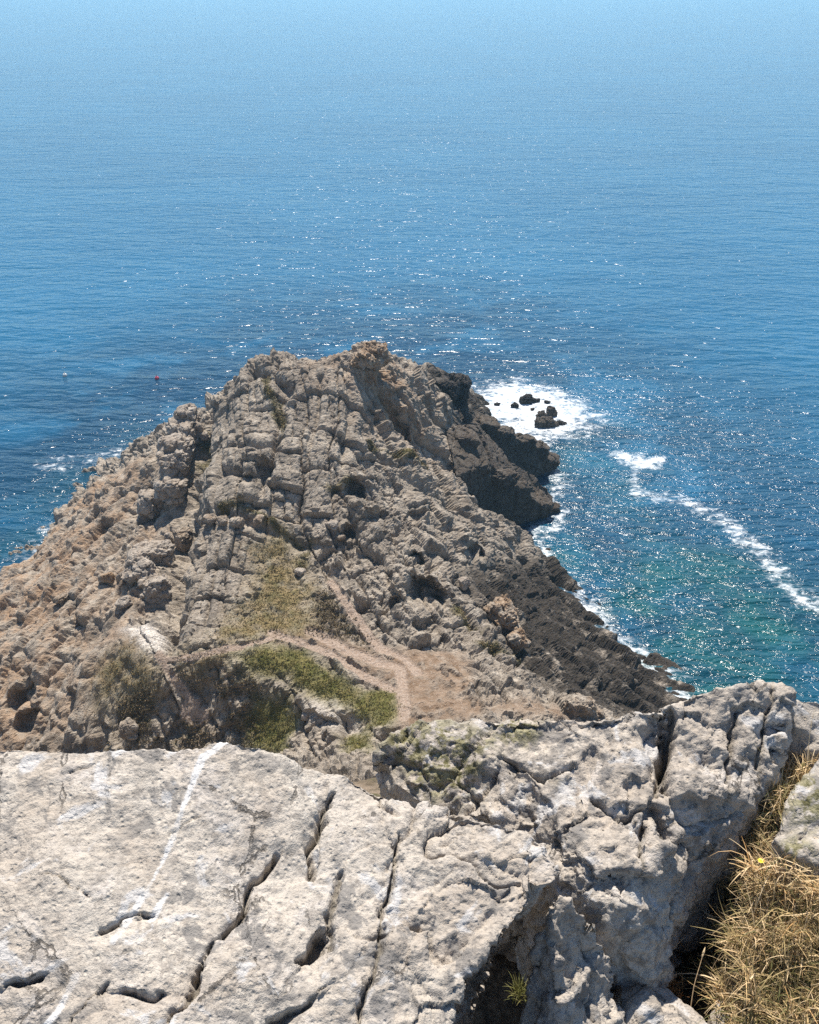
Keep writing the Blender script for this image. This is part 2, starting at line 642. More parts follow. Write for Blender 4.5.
def headland_masks(xy, z):
    p3 = np.column_stack([xy, z])
    wob = 0.9 * fbm(p3 * 0.55, 4, 40)
    M = {}
    soft = lambda polys, e: np.max([sstep(2.2 * e, -2.2 * e, poly_sd(xy, q) + wob) for q in polys], axis=0)
    M['veg'] = soft(GRASS, 0.40) * (0.9 + 0.1 * sstep(-0.35, 0.0, fbm(p3 * 0.6, 4, 44)))
    M['dry'] = soft(DRYG, 0.8) * (0.55 + 0.45 * sstep(-0.30, 0.10, fbm(p3 * 0.6, 4, 43)))
    M['heath'] = soft(HEATH, 0.7) * sstep(-0.30, 0.05, fbm(p3 * 0.35, 4, 41))
    M['soil'] = soft(SOIL, 0.5) * (0.50 + 0.50 * sstep(-0.25, 0.05, fbm(p3 * 0.9, 4, 42)))
    M['scree'] = np.max([sstep(0.5, -0.6, poly_sd(xy, q) + 0.5 * wob) * wq for q, wq in zip(SCREE, (1.0, 0.45))], axis=0)
    path = np.zeros(len(xy))
    for pl, wd in PATHS:
        path = np.maximum(path, sstep(1.25, 0.7, (line_d(xy, pl) + 0.35 * wob) / wd))
    M['path'] = path
    vl = np.zeros(len(xy))
    for pl in VEGLINE:
        vl = np.maximum(vl, sstep(0.9, 0.2, line_d(xy, pl) + 0.9 * wob + 0.25))
    M['tuft'] = vl
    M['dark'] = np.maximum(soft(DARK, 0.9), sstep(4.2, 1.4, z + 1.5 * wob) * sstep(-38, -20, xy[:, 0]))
    M['left'] = sstep(1.5, -1.5, poly_sd(xy, LEFT) + wob)
    M['slab'] = sstep(1.2, -1.2, poly_sd(xy, SLAB) + wob)
    return M


def bricks(p, dr, sa, sb, seed, wc=0.10, dip=0.3):
    """rectangular jointing in rows along dr: per-block height, crack depth (0..1), tilt"""
    a = p[:, 0] * dr[0] + p[:, 1] * dr[1] + 0.45 * sb * fbm(p / sb * 0.35 + 3.0, 3, seed + 3)
    b = p[:, 0] * dr[1] - p[:, 1] * dr[0] + dip * p[:, 2] + 0.85 * sb * fbm(p / sb * 0.25 + 31.0, 4, seed + 4)
    zero = np.zeros(len(p), np.int64)
    row = np.floor(b / sb).astype(np.int64)
    fb = b / sb - row
    ln = sa * (0.6 + 0.8 * hrand(row, zero, zero, seed))
    ak = a / ln + 7.0 * hrand(row, zero, zero, seed + 1)
    col = np.floor(ak).astype(np.int64)
    fa = ak - col
    rid = hrand(col, row, zero, seed + 2)
    e1 = np.minimum(fb, 1 - fb) * sb
    e2 = np.minimum(fa, 1 - fa) * ln
    st = 0.55 + 0.45 * hrand(col, row, zero, seed + 5)
    st1 = 0.35 + 0.65 * hrand(col, row, zero, seed + 9)
    crack = np.maximum(np.clip(1 - e1 / (1.7 * wc), 0, 1) ** 1.4 * st1, np.clip(1 - e2 / (1.7 * wc), 0, 1) ** 1.4 * st)
    tl = (fa - 0.5) * (hrand(col, row, zero, seed + 6) - 0.5) + (fb - 0.5) * (hrand(col, row, zero, seed + 7) - 0.5)
    return rid - 0.5, crack, tl


def streak(p, dr, la, lb, seed, dip=0.3, oct=4):
    """fine ribs that run along dr"""
    a = p[:, 0] * dr[0] + p[:, 1] * dr[1]
    b = p[:, 0] * dr[1] - p[:, 1] * dr[0] + dip * p[:, 2] + 0.35 * vnoise(p * 0.4, seed + 8)
    return ridged(np.stack([a / la, b / lb, 0.3 * p[:, 2]], 1), oct, seed)


GULLY = [(GP(q), wd, dep) for q, wd, dep in (
    ([(206, 412), (199, 455), (192, 490), (182, 525), (174, 560), (170, 610), (166, 640)], 1.0, 2.4),
    ([(283, 400), (280, 430), (268, 470), (258, 505)], 0.45, 0.8),
    ([(205, 512), (235, 518), (262, 528), (300, 548)], 0.55, 0.9),
    ([(222, 470), (250, 478), (275, 486)], 0.4, 0.8),
    ([(232, 445), (262, 450), (278, 440)], 0.4, 0.8),
    ([(255, 375), (275, 382), (290, 392)], 0.5, 0.8),
    ([(320, 380), (316, 420), (306, 470), (300, 520)], 0.3, 0.5),
    ([(345, 372), (352, 410), (345, 450), (335, 490)], 0.4, 0.6),
    ([(250, 545), (244, 575), (238, 600)], 0.2, 0.35),
    ([(225, 530), (214, 575), (204, 625)], 0.22, 0.4),
    ([(385, 400), (400, 440), (430, 470), (455, 500)], 0.6, 1.0),
    ([(375, 452), (400, 470), (425, 492)], 0.5, 0.9),
    ([(505, 640), (520, 655), (528, 672)], 0.6, 1.2))]


def headland_disp(p, M):
    """displacement along the surface normal, metres"""
    slab, left = M['slab'], M['left'] * (1 - M['slab'])
    right = np.clip(1 - slab - left, 0, 1)
    r1, c1, t1 = bricks(p, D_SLAB, 3.6, 3.0, 1, 0.15)
    r2, c2, t2 = bricks(p, D_SLAB, 1.7, 0.85, 11, 0.09)
    r3, c3, t3 = bricks(p, D_LEFT, 5.0, 1.7, 21, 0.14)
    r4, c4, t4 = bricks(p, D_LEFT, 1.5, 0.6, 31, 0.09)
    r5, c5, t5 = bricks(p, D_RIGHT, 4.2, 2.2, 41, 0.15)
    r6, c6, t6 = bricks(p, D_RIGHT, 1.4, 0.7, 51, 0.09)
    w1, w2, wr, wt = worley(p * np.array([0.55, 0.55, 0.8]), 61)
    v1, v2, vr, vt = worley(p * np.array([1.5, 1.5, 2.0]), 62)
    fine = ridged(p * 1.5, 4, 20)
    big = fbm(p * 0.16, 3, 22)
    patch = sstep(-0.25, 0.25, fbm(p * 0.3, 3, 23))
    pat2 = 0.25 + 1.0 * sstep(-0.2, 0.3, fbm(p * 0.22 + 9.0, 3, 27))
    ds = 1.05 * r1 - 0.75 * c1 + 1.2 * t1 + (0.42 * r2 - 0.34 * c2 + 0.6 * t2) * (0.3 + 0.7 * patch) + 0.13 * streak(p, D_SLAB, 3.0, 0.55, 70) + 0.09 * fine + 0.35 * big
    dl = (0.75 * steps(p, D_LEFT, 2.3, 50) + 0.10 * steps(p, D_LEFT, 1.1, 52)) * pat2 + 0.95 * r3 - 0.50 * c3 + 1.2 * t3 + (0.40 * r4 - 0.26 * c4 + 0.4 * t4) * patch + 0.22 * streak(p, D_LEFT, 2.2, 0.7, 75) * pat2 + 0.12 * fine + 0.9 * big + 0.3 * (vr - 0.5) * patch
    dr = 0.45 * steps(p, D_RIGHT, 2.1, 60) * pat2 + 0.10 * steps(p, D_RIGHT, 0.7, 62) + 1.0 * r5 - 0.55 * c5 + 1.0 * t5 + (0.34 * r6 - 0.28 * c6 + 0.35 * t6) * (0.3 + 0.7 * patch) + 0.28 * streak(p, D_RIGHT, 2.6, 0.7, 80) \
        + 0.9 * (wr - 0.5) * pat2 + 0.3 * wt + 0.30 * (vr - 0.5) * patch + 0.14 * fine + 1.5 * big
    r7, c7, t7 = bricks(p, D_COAST, 6.0, 2.6, 63, 0.14, 0.8)
    dk = 0.9 * steps(p, D_COAST, 2.8, 64) + 0.12 * steps(p, D_COAST, 0.6, 66) + 1.0 * r7 - 0.6 * c7 + 1.2 * t7 + 0.15 * r6 - 0.10 * c6 + 0.16 * streak(p, D_COAST, 3.0, 0.5, 85) + 0.4 * (wr - 0.5) + 0.16 * (vr - 0.5) + 0.08 * fine + 0.8 * big
    dk -= dk.mean()
    sea_side = M['dark']
    dr = dr * (1 - sea_side) + (dk + dr.mean()) * sea_side
    ds -= ds.mean()
    dl -= dl.mean() + 0.1
    dr -= dr.mean() + 0.1
    d = slab * ds + left * dl + right * dr
    for pl, wd, dep in GULLY:
        q = line_d(p[:, :2], pl) + 0.5 * wd * fbm(p * 0.8, 3, 25)
        d -= dep * np.exp(-(np.maximum(q, 0) / wd) ** 2)
    flat = np.clip(1.25 * M['veg'] + 1.3 * M['dry'] + 1.4 * M['soil'] + M['path'] * 1.2 + 0.80 * M['heath'] + 0.6 * M['scree'], 0, 1)
    soilb = 0.16 * fbm(p * 0.9, 4, 26) + 0.05 * fine
    lumps = soilb + 0.30 * M['heath'] * fbm(p * 1.6, 3, 28) + 0.10 * M['veg'] * fbm(p * 3.0, 3, 29)
    return d * (1 - 0.93 * flat) + lumps * flat - 0.12 * M['path']


def grid_mesh(name, xs, ys, disp=True, zmin=-1.3):
    X, Y = np.meshgrid(xs, ys)
    xy = np.column_stack([X.ravel(), Y.ravel()])
    z = base_z(xy)
    nx, ny = len(xs), len(ys)
    i = np.arange(nx * ny).reshape(ny, nx)
    q = np.stack([i[:-1, :-1], i[:-1, 1:], i[1:, 1:], i[1:, :-1]], -1).reshape(-1, 4)
    keep = (z[q] > zmin).any(1)
    q = q[keep]
    used = np.unique(q)
    mp = np.full(nx * ny, -1)
    mp[used] = np.arange(len(used))
    q = mp[q]
    xy, z = xy[used], z[used]
    me = mesh_from(name, np.column_stack([xy, z]), q)
    return me, xy, z


# ------------------------------------------------------------------ rock materials
def rock_colour(N, base=None):
    """weathered quartzite seen from afar; returns colour socket and height socket"""
    big = N.noise(0.22, 4, 0.6)
    mid = N.noise(1.3, 5, 0.62)
    fin = N.noise(5.5, 5, 0.65)
    c = N.mix(N.ramp(big, 0.35, 0.65), (0.375, 0.315, 0.248), (0.280, 0.231, 0.180))
    c = N.mix(N.math('MULTIPLY', N.ramp(mid, 0.50, 0.66), 0.75), c, (0.48, 0.415, 0.335))
    c = N.mix(N.math('MULTIPLY', N.ramp(fin, 0.52, 0.66), 0.6), c, (0.17, 0.142, 0.112))
    c = N.mix(N.math('MULTIPLY', N.ramp(N.noise(0.6, 6, 0.72), 0.48, 0.62), 0.75), c, (0.135, 0.113, 0.090))
    h = N.math('ADD', N.math('MULTIPLY', mid, 0.6), N.math('MULTIPLY', fin, 0.4))
    return c, h, mid, fin


def make_headland_mat():
    N = NT('headland_rock')
    c, h, mid, fin = rock_colour(N)
    och = N.noise(0.45, 5, 0.65)
    lf = N.math('MULTIPLY', N.at('ochre'), N.ramp(och, 0.38, 0.62), True)
    c = N.mix(lf, c, (0.37, 0.215, 0.11))
    c = N.mix(N.math('MULTIPLY', N.at('ochre'), N.math('MULTIPLY', N.ramp(fin, 0.45, 0.62), 0.5)), c, (0.42, 0.33, 0.25))
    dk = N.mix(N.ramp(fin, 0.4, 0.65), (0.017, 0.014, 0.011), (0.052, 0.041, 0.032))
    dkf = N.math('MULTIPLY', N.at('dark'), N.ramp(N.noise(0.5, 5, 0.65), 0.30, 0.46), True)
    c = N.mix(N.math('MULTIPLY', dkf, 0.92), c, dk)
    c = N.mix(N.at('scree'), c, N.mix(N.ramp(fin, 0.4, 0.6), (0.50, 0.44, 0.37), (0.68, 0.62, 0.55)))
    sl = N.mix(N.ramp(mid, 0.42, 0.62), (0.195, 0.128, 0.080), (0.28, 0.198, 0.136))
    sl = N.mix(N.math('MULTIPLY', N.ramp(fin, 0.55, 0.66), 0.6), sl, (0.38, 0.32, 0.26))
    c = N.mix(N.at('soil'), c, sl)
    hc = N.mix(N.ramp(mid, 0.40, 0.62), (0.12, 0.09, 0.055), (0.24, 0.18, 0.125))
    hc = N.mix(N.math('MULTIPLY', N.ramp(N.noise(2.2, 4, 0.6), 0.52, 0.60), 0.8), hc, (0.10, 0.092, 0.04))
    c = N.mix(N.at('heath'), c, hc)
    dc = N.mix(N.ramp(mid, 0.40, 0.62), (0.25, 0.185, 0.088), (0.155, 0.128, 0.055))
    c = N.mix(N.at('dry'), c, dc)
    c = N.mix(N.at('tuft'), c, N.mix(N.ramp(mid, 0.4, 0.6), (0.09, 0.082, 0.03), (0.18, 0.14, 0.06)))
    vc = N.mix(N.ramp(mid, 0.40, 0.62), (0.115, 0.11, 0.030), (0.20, 0.165, 0.058))
    c = N.mix(N.at('veg'), c, vc)
    pc = N.mix(N.ramp(fin, 0.42, 0.62), (0.31, 0.225, 0.165), (0.39, 0.305, 0.24))
    c = N.mix(N.at('path'), c, pc)
    N.L(c, N.b.inputs['Base Color'])
    N.b.inputs['Roughness'].default_value = 0.9
    N.b.inputs['Specular IOR Level'].default_value = 0.2
    b1 = N.bump(h, 0.9, 0.35)
    b2 = N.bump(N.noise(11.0, 3, 0.6), 0.5, 0.08, b1)
    N.L(b2, N.b.inputs['Normal'])
    return N.m


MAT_HEAD = make_headland_mat()


def make_crag_mat(name, ochre=0.0, dark=0.0, light=0.0):
    N = NT(name)
    c, h, mid, fin = rock_colour(N)
    if light:
        c = N.mix(light, c, (0.40, 0.35, 0.30))
    if ochre:
        c = N.mix(N.math('MULTIPLY', N.ramp(N.noise(0.6, 5, 0.65), 0.36, 0.6), ochre), c, (0.32, 0.185, 0.085))
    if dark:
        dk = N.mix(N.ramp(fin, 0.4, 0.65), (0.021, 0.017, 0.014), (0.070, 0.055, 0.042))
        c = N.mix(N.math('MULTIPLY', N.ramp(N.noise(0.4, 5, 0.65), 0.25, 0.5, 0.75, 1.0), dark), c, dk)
    N.L(c, N.b.inputs['Base Color'])
    N.b.inputs['Roughness'].default_value = 0.88
    N.b.inputs['Specular IOR Level'].default_value = 0.25
    b1 = N.bump(h, 0.9, 0.3)
    N.L(N.bump(N.noise(11.0, 3, 0.6), 0.5, 0.08, b1), N.b.inputs['Normal'])
    return N.m


MAT_CRAG = make_crag_mat('grey_crag_rock', 0.25)
MAT_PALE = make_crag_mat('pale_crag_rock', 0.15, 0, 0.45)
MAT_OCHRE = make_crag_mat('ochre_crag_rock', 0.55)
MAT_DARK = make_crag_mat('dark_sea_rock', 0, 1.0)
MAT_SLABDARK = make_crag_mat('dark_slab_rock', 0.3, 0.84)  # dark rock, coloured darker overall to stand in for shade on undercut faces

# ------------------------------------------------------------------ build the headland
xs = np.arange(-56, 38, 0.125)
ys = np.arange(50, 158, 0.135)
me, xy, z = grid_mesh('headland', xs, ys)
M = headland_masks(xy, z)
nrm = vnormals(me)
p0 = np.column_stack([xy, z])
d = headland_disp(p0, M)
co = p0 + nrm * d[:, None]
for c, r, dep in CAVES:
    q = p0 - c
    g = np.exp(-((q[:, 0] / (r * 1.15)) ** 2 + (q[:, 1] / r) ** 2 + 0.5 * fbm(p0 * 0.9, 3, 90)) ** 3)
    co[:, 2] -= 0.55 * dep * g
    co[:, 1] += 0.95 * dep * g
set_co(me, co)
for k in ('veg', 'dry', 'heath', 'soil', 'scree', 'path', 'tuft', 'dark'):
    attr(me, k, M[k])
summit = np.exp(-(((xy - G(372, 358)[:2]) ** 2).sum(1) / 40.0))
lowleft = M['left'] * (0.45 + 0.55 * sstep(-26, -40, xy[:, 0]))
attr(me, 'ochre', np.clip(lowleft * 0.65 + 0.6 * summit, 0, 1))
rough_co = vco(me)
smooth_co(me, 1, 0.6)
soft_w = np.clip(0.18 + 0.75 * M['left'] + 0.55 * M['dark'], 0, 0.85)[:, None]
co = rough_co * (1 - soft_w) + vco(me) * soft_w
set_co(me, co)
bare = 1 - np.clip(M['veg'] + M['dry'] + M['soil'] + M['path'], 0, 0.9)
co = co + vnormals(me) * (bare * (0.075 * ridged(co * 2.6, 3, 95) + 0.06 * fbm(co * 5.0, 2, 96)))[:, None]
set_co(me, co)
me.polygons.foreach_set('use_smooth', np.zeros(len(me.polygons), bool))
HEAD = add_obj('headland', me, MAT_HEAD)
tag(HEAD, 'rocky headland of grey and ochre jointed rock running out into the blue sea', kind='structure')
HCO, HM = co, M


def surf(u, v):
    """the built headland's point seen nearest to pixel (u, v)"""
    d = ray(u, v)
    w = HCO - np.array([0, 0, H])
    depth = w[:, 1] * CP - w[:, 2] * SP
    px = 409.5 + F * w[:, 0] / depth
    py = 512 - F * (w[:, 1] * SP + w[:, 2] * CP) / depth
    e = (px - u) ** 2 + (py - v) ** 2
    near = np.nonzero(e < max(9.0, e.min() * 1.01))[0]
    return HCO[near[np.argmin(depth[near])]].copy()


xs = np.arange(-46, 42, 0.5)
ys = np.arange(3.0, 51.5, 0.5)
me, xy, z = grid_mesh('sea_cliff', xs, ys)
p0 = np.column_stack([xy, z])
ed = sstep(51.0, 48.0, xy[:, 1])
e2 = sstep(3.0, 8.0, xy[:, 1])
dd = (1.6 * fbm(p0 * 0.2, 4, 70) + 1.1 * (worley(p0 * np.array([0.35, 0.35, 0.2]), 71)[2] - 0.5)) * ed * e2
set_co(me, p0 + vnormals(me) * dd[:, None] - np.column_stack([np.zeros((len(p0), 2)), 0.4 * (1 - ed)]))
for k in ('veg', 'soil', 'scree', 'path', 'dark'):
    attr(me, k, np.zeros(len(p0)))
attr(me, 'heath', sstep(0.0, 0.3, fbm(p0 * 0.12, 3, 75)) * e2)
attr(me, 'dry', sstep(0.1, 0.4, fbm(p0 * 0.15, 3, 76)))
attr(me, 'tuft', np.zeros(len(p0)))
attr(me, 'ochre', np.full(len(p0), 0.3))
tag(add_obj('cliff_slope', me, MAT_HEAD), 'steep cliff slope falling from the viewpoint to the saddle', kind='structure')


# ------------------------------------------------------------------ crags and boulders on the headland
def main_piece(me):
    e = np.empty(len(me.edges) * 2, np.int32)
    me.edges.foreach_get('vertices', e)
    e = e.reshape(-1, 2)
    lab = np.arange(len(me.vertices))
    while True:
        m = np.minimum(lab[e[:, 0]], lab[e[:, 1]])
        new = lab.copy()
        np.minimum.at(new, e[:, 0], m)
        np.minimum.at(new, e[:, 1], m)
        new = new[new]
        if (new == lab).all():
            break
        lab = new
    big = np.bincount(lab).argmax()
    if (lab != big).any():
        bm = bmesh.new()
        bm.from_mesh(me)
        bm.verts.ensure_lookup_table()
        bmesh.ops.delete(bm, geom=[bm.verts[i] for i in np.nonzero(lab != big)[0]], context='VERTS')
        bm.to_mesh(me)
        bm.free()


def rough_rock(name, solids, voxel, mat, amp=0.25, dr=D_SLAB, size=1.2, sm=2, seed=0, base=None):
    me = remeshed(name, solids, voxel)
    main_piece(me)
    smooth_co(me, sm)
    p = vco(me)
    n = vnormals(me)
    r1, c1, t1 = blocks(p, dr, size * 1.6, size * 0.8, size * 0.7, 80 + seed, 0.06, 0.2)
    r2, c2, t2 = blocks(p, dr, size * 0.6, size * 0.35, size * 0.3, 81 + seed, 0.08, 0.2)
    d = amp * (0.9 * r1 - 0.45 * c1 + 0.6 * t1 + 0.4 * r2 - 0.25 * c2 + 0.4 * t2 + 0.35 * ridged(p * 1.3 / size, 4, 83 + seed) - 0.1)
    set_co(me, p + n * d[:, None])
    me.polygons.foreach_set('use_smooth', np.zeros(len(me.polygons), bool))
    o = add_obj(name, me, mat)
    lo = p.min(0)
    recentre(o, base if base is not None else [p[:, 0].mean(), p[:, 1].mean(), lo[2]])
    return o


def chain(pts, seed, grow=1.25):  # solids overlap so that the remesh joins them
    """blocks along pixel positions: (u, v, lift, sx, sy, sz, rz)"""
    out = []
    for k, (u, v, lift, sx, sy, sz, rz) in enumerate(pts):
        c = surf(u, v) + np.array([0, 0, lift])
        sx, sy, sz = sx * grow, sy * grow, sz * (0.5 + 0.5 * grow)
        out.append(hull_block(c, (sx, sy, sz), rz, (random.uniform(-.15, .15), random.uniform(-.15, .15)), 30, seed + k))
    return out


GA = 'crags rising from the headland'
o = rough_rock('rock_pinnacle', chain([
    (188, 412, 1.1, 2.0, 2.0, 5.0, 0.2), (190, 425, 0.8, 2.2, 2.4, 3.4, 0.1), (182, 440, 0.9, 2.8, 3.0, 3.2, -0.2), (176, 458, 1.0, 3.2, 3.4, 3.4, 0.1),
    (177, 475, 1.0, 3.0, 3.2, 3.2, 0.3), (169, 495, 0.8, 3.0, 3.0, 2.8, -0.1), (154, 508, 0.4, 2.6, 2.6, 2.4, 0.2)], 200), 0.16, MAT_PALE, 0.42, D_SLAB, 1.9, 3, 1)
tag(o, 'pale rock fin with a knobbly pinnacle on top, left of the dark gully', 'rock', GA)
o = rough_rock('crag', chain([(150, 560, 0.5, 3.4, 2.8, 2.6, 0.3), (140, 570, 0.3, 3.0, 2.4, 2.2, 0.3), (163, 556, 0.5, 2.0, 2.2, 2.2, 0.1),
                              (160, 592, 0.4, 2.2, 2.0, 3.0, 0.4), (152, 585, 0.2, 1.6, 1.6, 2.0, 0.0)], 230), 0.15, MAT_PALE, 0.38, D_LEFT, 1.5, 2, 3)
tag(o, 'pale broken crag with black hollows beside the scree patch', 'rock', GA)
o = rough_rock('crag', chain([(372, 353, -0.2, 4.2, 3.0, 2.6, 0.2), (360, 362, 0.2, 2.4, 2.0, 1.6, 0.2), (384, 358, 0.3, 2.6, 2.0, 1.8, 0.1), (399, 362, 0.3, 1.5, 1.5, 1.6, 0.0), (372, 352, 0.7, 1.9, 1.6, 1.6, 0)], 250),
               0.15, MAT_OCHRE, 0.4, D_RIGHT, 1.4, 2, 5)
tag(o, 'orange lichened crag crowning the highest point of the headland', 'rock', GA)
o = rough_rock('crag', chain([(440, 384, -0.4, 5.0, 3.0, 3.0, -0.5), (455, 388, 0.0, 4.0, 3.0, 4.0, -0.4), (468, 396, 0.4, 3.6, 3.0, 4.4, -0.3), (480, 398, 0.2, 3.0, 2.6, 3.0, 0.1), (488, 403, 0.0, 2.6, 2.2, 2.0, 0.1)], 270),
               0.18, MAT_DARK, 0.5, D_RIGHT, 1.7, 2, 7)
tag(o, 'blackish jagged crag at the seaward tip beside the white surf', 'rock', GA)
o = rough_rock('crag', chain([(497, 612, 0.2, 2.2, 2.0, 2.6, 0.3), (508, 622, 0.2, 2.0, 1.8, 2.6, 0.1), (500, 634, 0.1, 2.2, 1.6, 2.0, 0.3), (515, 640, 0.1, 1.6, 1.6, 2.2, 0.3)], 290),
               0.13, MAT_OCHRE, 0.35, D_RIGHT, 1.2, 2, 9)
tag(o, 'buff ochre crag on the edge above the dark seaward cliff', 'rock', GA)
o = rough_rock('crag', chain([(585, 705, 0.0, 1.6, 1.4, 1.8, 0.1), (572, 704, 0.0, 1.6, 1.4, 1.5, 0.2), (596, 712, -0.2, 1.5, 1.4, 1.5, 0.0)], 310), 0.10, MAT_CRAG, 0.22, D_RIGHT, 0.9, 2, 11)
tag(o, 'low grey blocky crag at the saddle edge, just above the foreground rock', 'rock', GA)

# two great slabs that dip into the sea, with undercut faces towards the viewpoint
W2 = [P(446, 430, 13.8), P(455, 424, 13.2), P(479, 424, 12.6), P(508, 458, 7.4), P(536, 477, 4.0), P(553, 497, 1.2), P(553, 515, 0.3), P(528, 494, 4.2), P(494, 468, 9.2), P(470, 470, 11.2), P(456, 476, 11.8)]
o = rough_rock('rock_slab', [prism(W2, [P(500, 448, 9.0), P(520, 484, 4.6), P(480, 446, 11.6)], -1.5, 0.42)] + [
    hull_block(P(u, v, zc), (sx, sy, sz), rz, (0.3, 0.2), 26, 600 + u) for u, v, zc, sx, sy, sz, rz in (
        (480, 468, 10.2, 4.0, 2.4, 2.6, 0.4), (505, 478, 7.6, 4.2, 2.0, 2.4, 0.5), (522, 490, 4.8, 3.2, 1.8, 2.2, 0.5), (543, 505, 1.6, 3.2, 2.2, 2.0, 0.3), (552, 508, 0.4, 2.2, 2.0, 1.8, 0.1), (466, 440, 12.6, 3.5, 3.0, 2.2, 0.2))],
    0.15, MAT_SLABDARK, 0.27, D_COAST, 2.8, 1, 13)
tag(o, 'dark tilted rock slab dipping to the sea with a black undercut face', 'rock', 'dark slabs dipping into the sea')
r1 = [P(470, 421, 12.4), P(503, 432, 9.4), P(525, 442, 6.4), P(545, 450, 3.6), P(554, 467, 0.6)]
W1 = r1 + [q + np.array([1.0, 4.5, -1.6]) for q in reversed(r1)]
o = rough_rock('rock_slab', [prism(W1, [], -1.5, 0.30)] + [
    hull_block(P(u, v, zc), (sx, sy, sz), rz, (0.2, 0.3), 26, 640 + u) for u, v, zc, sx, sy, sz, rz in (
        (486, 426, 10.6, 4.0, 2.6, 2.4, 0.3), (505, 434, 8.6, 3.4, 2.4, 2.2, 0.4), (524, 443, 6.0, 3.6, 2.2, 2.4, 0.3), (541, 450, 3.6, 3.0, 2.4, 2.4, 0.2), (550, 461, 1.2, 2.8, 2.4, 2.2, 0.4))],
    0.15, MAT_SLABDARK, 0.30, D_COAST, 2.6, 1, 15)
tag(o, 'brown topped dark slab nearest the surf, black face below its crest', 'rock', 'dark slabs dipping into the sea')

BOULD = [
    (331, 528, 1.3, 'white block of rock resting above the grassy hollow', MAT_PALE),
    (186, 545, 1.9, 'upright grey block standing at the foot of the dark gully', MAT_CRAG),
    (171, 540, 1.0, 'small pale stone wedged left of the upright grey block', MAT_PALE),
    (210, 520, 1.3, 'rounded grey boulder, leftmost of the row below the upper slab', MAT_CRAG),
    (222, 521, 1.2, 'rounded grey boulder, second from left in the row below the upper slab', MAT_CRAG),
    (238, 524, 1.5, 'broad grey boulder midway along the row below the upper slab', MAT_CRAG),
    (258, 525, 1.2, 'grey boulder at the right end of the row below the upper slab', MAT_CRAG),
    (127, 606, 1.5, 'pale boulder beside the scree at the foot of the broken crag', MAT_PALE),
    (146, 596, 0.9, 'small pale boulder between the broken crag and the scree', MAT_PALE),
    (62, 598, 1.4, 'grey leaning boulder with a black shaded side on the left slope', MAT_CRAG),
    (106, 578, 1.4, 'brown boulder left of the broken crag on the slope', MAT_OCHRE),
    (300, 572, 1.0, 'pale leaning stone in the dry grass hollow', MAT_PALE),
    (342, 540, 0.9, 'small grey stone just below the white block', MAT_CRAG),
    (204, 436, 1.2, 'pale loose block in the top of the dark gully', MAT_PALE),
    (465, 585, 1.0, 'white pointed stone on the brink of the dark cliff', MAT_PALE),
    (303, 718, 0.8, 'pale stone among the heath below the path', MAT_PALE),
    (128, 735, 1.5, 'grey upright boulder in the gully bottom, just above the foreground slab', MAT_CRAG),
]
for k, (u, v, s, lab, mt) in enumerate(BOULD):
    c = surf(u, v)
    tall = 1.35 if 'upright' in lab or 'pointed' in lab else 0.8
    o = rough_rock('boulder', [hull_block(c + np.array([0, 0, s * tall * 0.32]), (s * 1.15, s * 0.95, s * tall), random.uniform(0, 3), (random.uniform(-.3, .3), random.uniform(-.3, .3)), 22, 400 + k)],
                   0.09, mt, 0.10 * s, D_SLAB, 0.8, 1, 20 + k)
    tag(o, lab, 'boulder', 'boulders lying on the headland')

# ------------------------------------------------------------------ ground cover on the headland (grass, heath)
def leaf_mat(name, c1, c2, rough=0.7):
    N = NT(name)
    t = N.at('tint')
    N.L(N.mix(t, c1, c2), N.b.inputs['Base Color'])
    N.b.inputs['Roughness'].default_value = rough
    N.b.inputs['Specular IOR Level'].default_value = 0.2
    return N.m


def tussocks(name, mask, count, h, w, mat, seed):
    """many small tufts of leaf blades grown on the headland where mask is high"""
    r = np.random.default_rng(seed)
    pr = np.clip(mask, 0, 1) ** 2.0
    pr = pr / pr.sum()
    idx = r.choice(len(pr), count, p=pr)
    base = HCO[idx] + np.column_stack([r.uniform(-.1, .1, (count, 2)), np.zeros(count)])
    nb = 7
    n = count * nb
    b = np.repeat(base, nb, 0)
    sc = np.repeat(r.uniform(0.5, 1.3, count), nb)
    az = r.uniform(0, 2 * PI, n)
    lean = r.uniform(0.15, 0.9, n)
    hh = h * sc * r.uniform(0.6, 1.2, n)
    dirv = np.column_stack([np.cos(az) * np.sin(lean), np.sin(az) * np.sin(lean), np.cos(lean)])
    side = np.column_stack([-np.sin(az), np.cos(az), np.zeros(n)]) * (w * sc * 0.5)[:, None]
    b = b + np.column_stack([np.cos(az), np.sin(az), np.zeros(n)]) * (w * 0.6 * sc)[:, None] - np.array([0, 0, 0.03])
    mid = b + dirv * (hh * 0.55)[:, None]
    tip = b + dirv * hh[:, None] - np.array([0, 0, 1]) * (hh * 0.1 * lean)[:, None]
    co = np.stack([b - side * 0.7, b + side * 0.7, mid + side, mid - side, tip + side * 0.3, tip - side * 0.3], 1).reshape(-1, 3)
    k = np.arange(n)[:, None] * 6
    f = np.concatenate([k + np.array([[0, 1, 2, 3]]), k + np.array([[3, 2, 4, 5]])])
    me = mesh_from(name, co, f, False)
    attr(me, 'tint', np.repeat(np.clip(np.repeat(r.uniform(0, 1, count), nb) * 0.6 + r.uniform(0, .4, n), 0, 1), 6))
    return add_obj(name, me, mat)


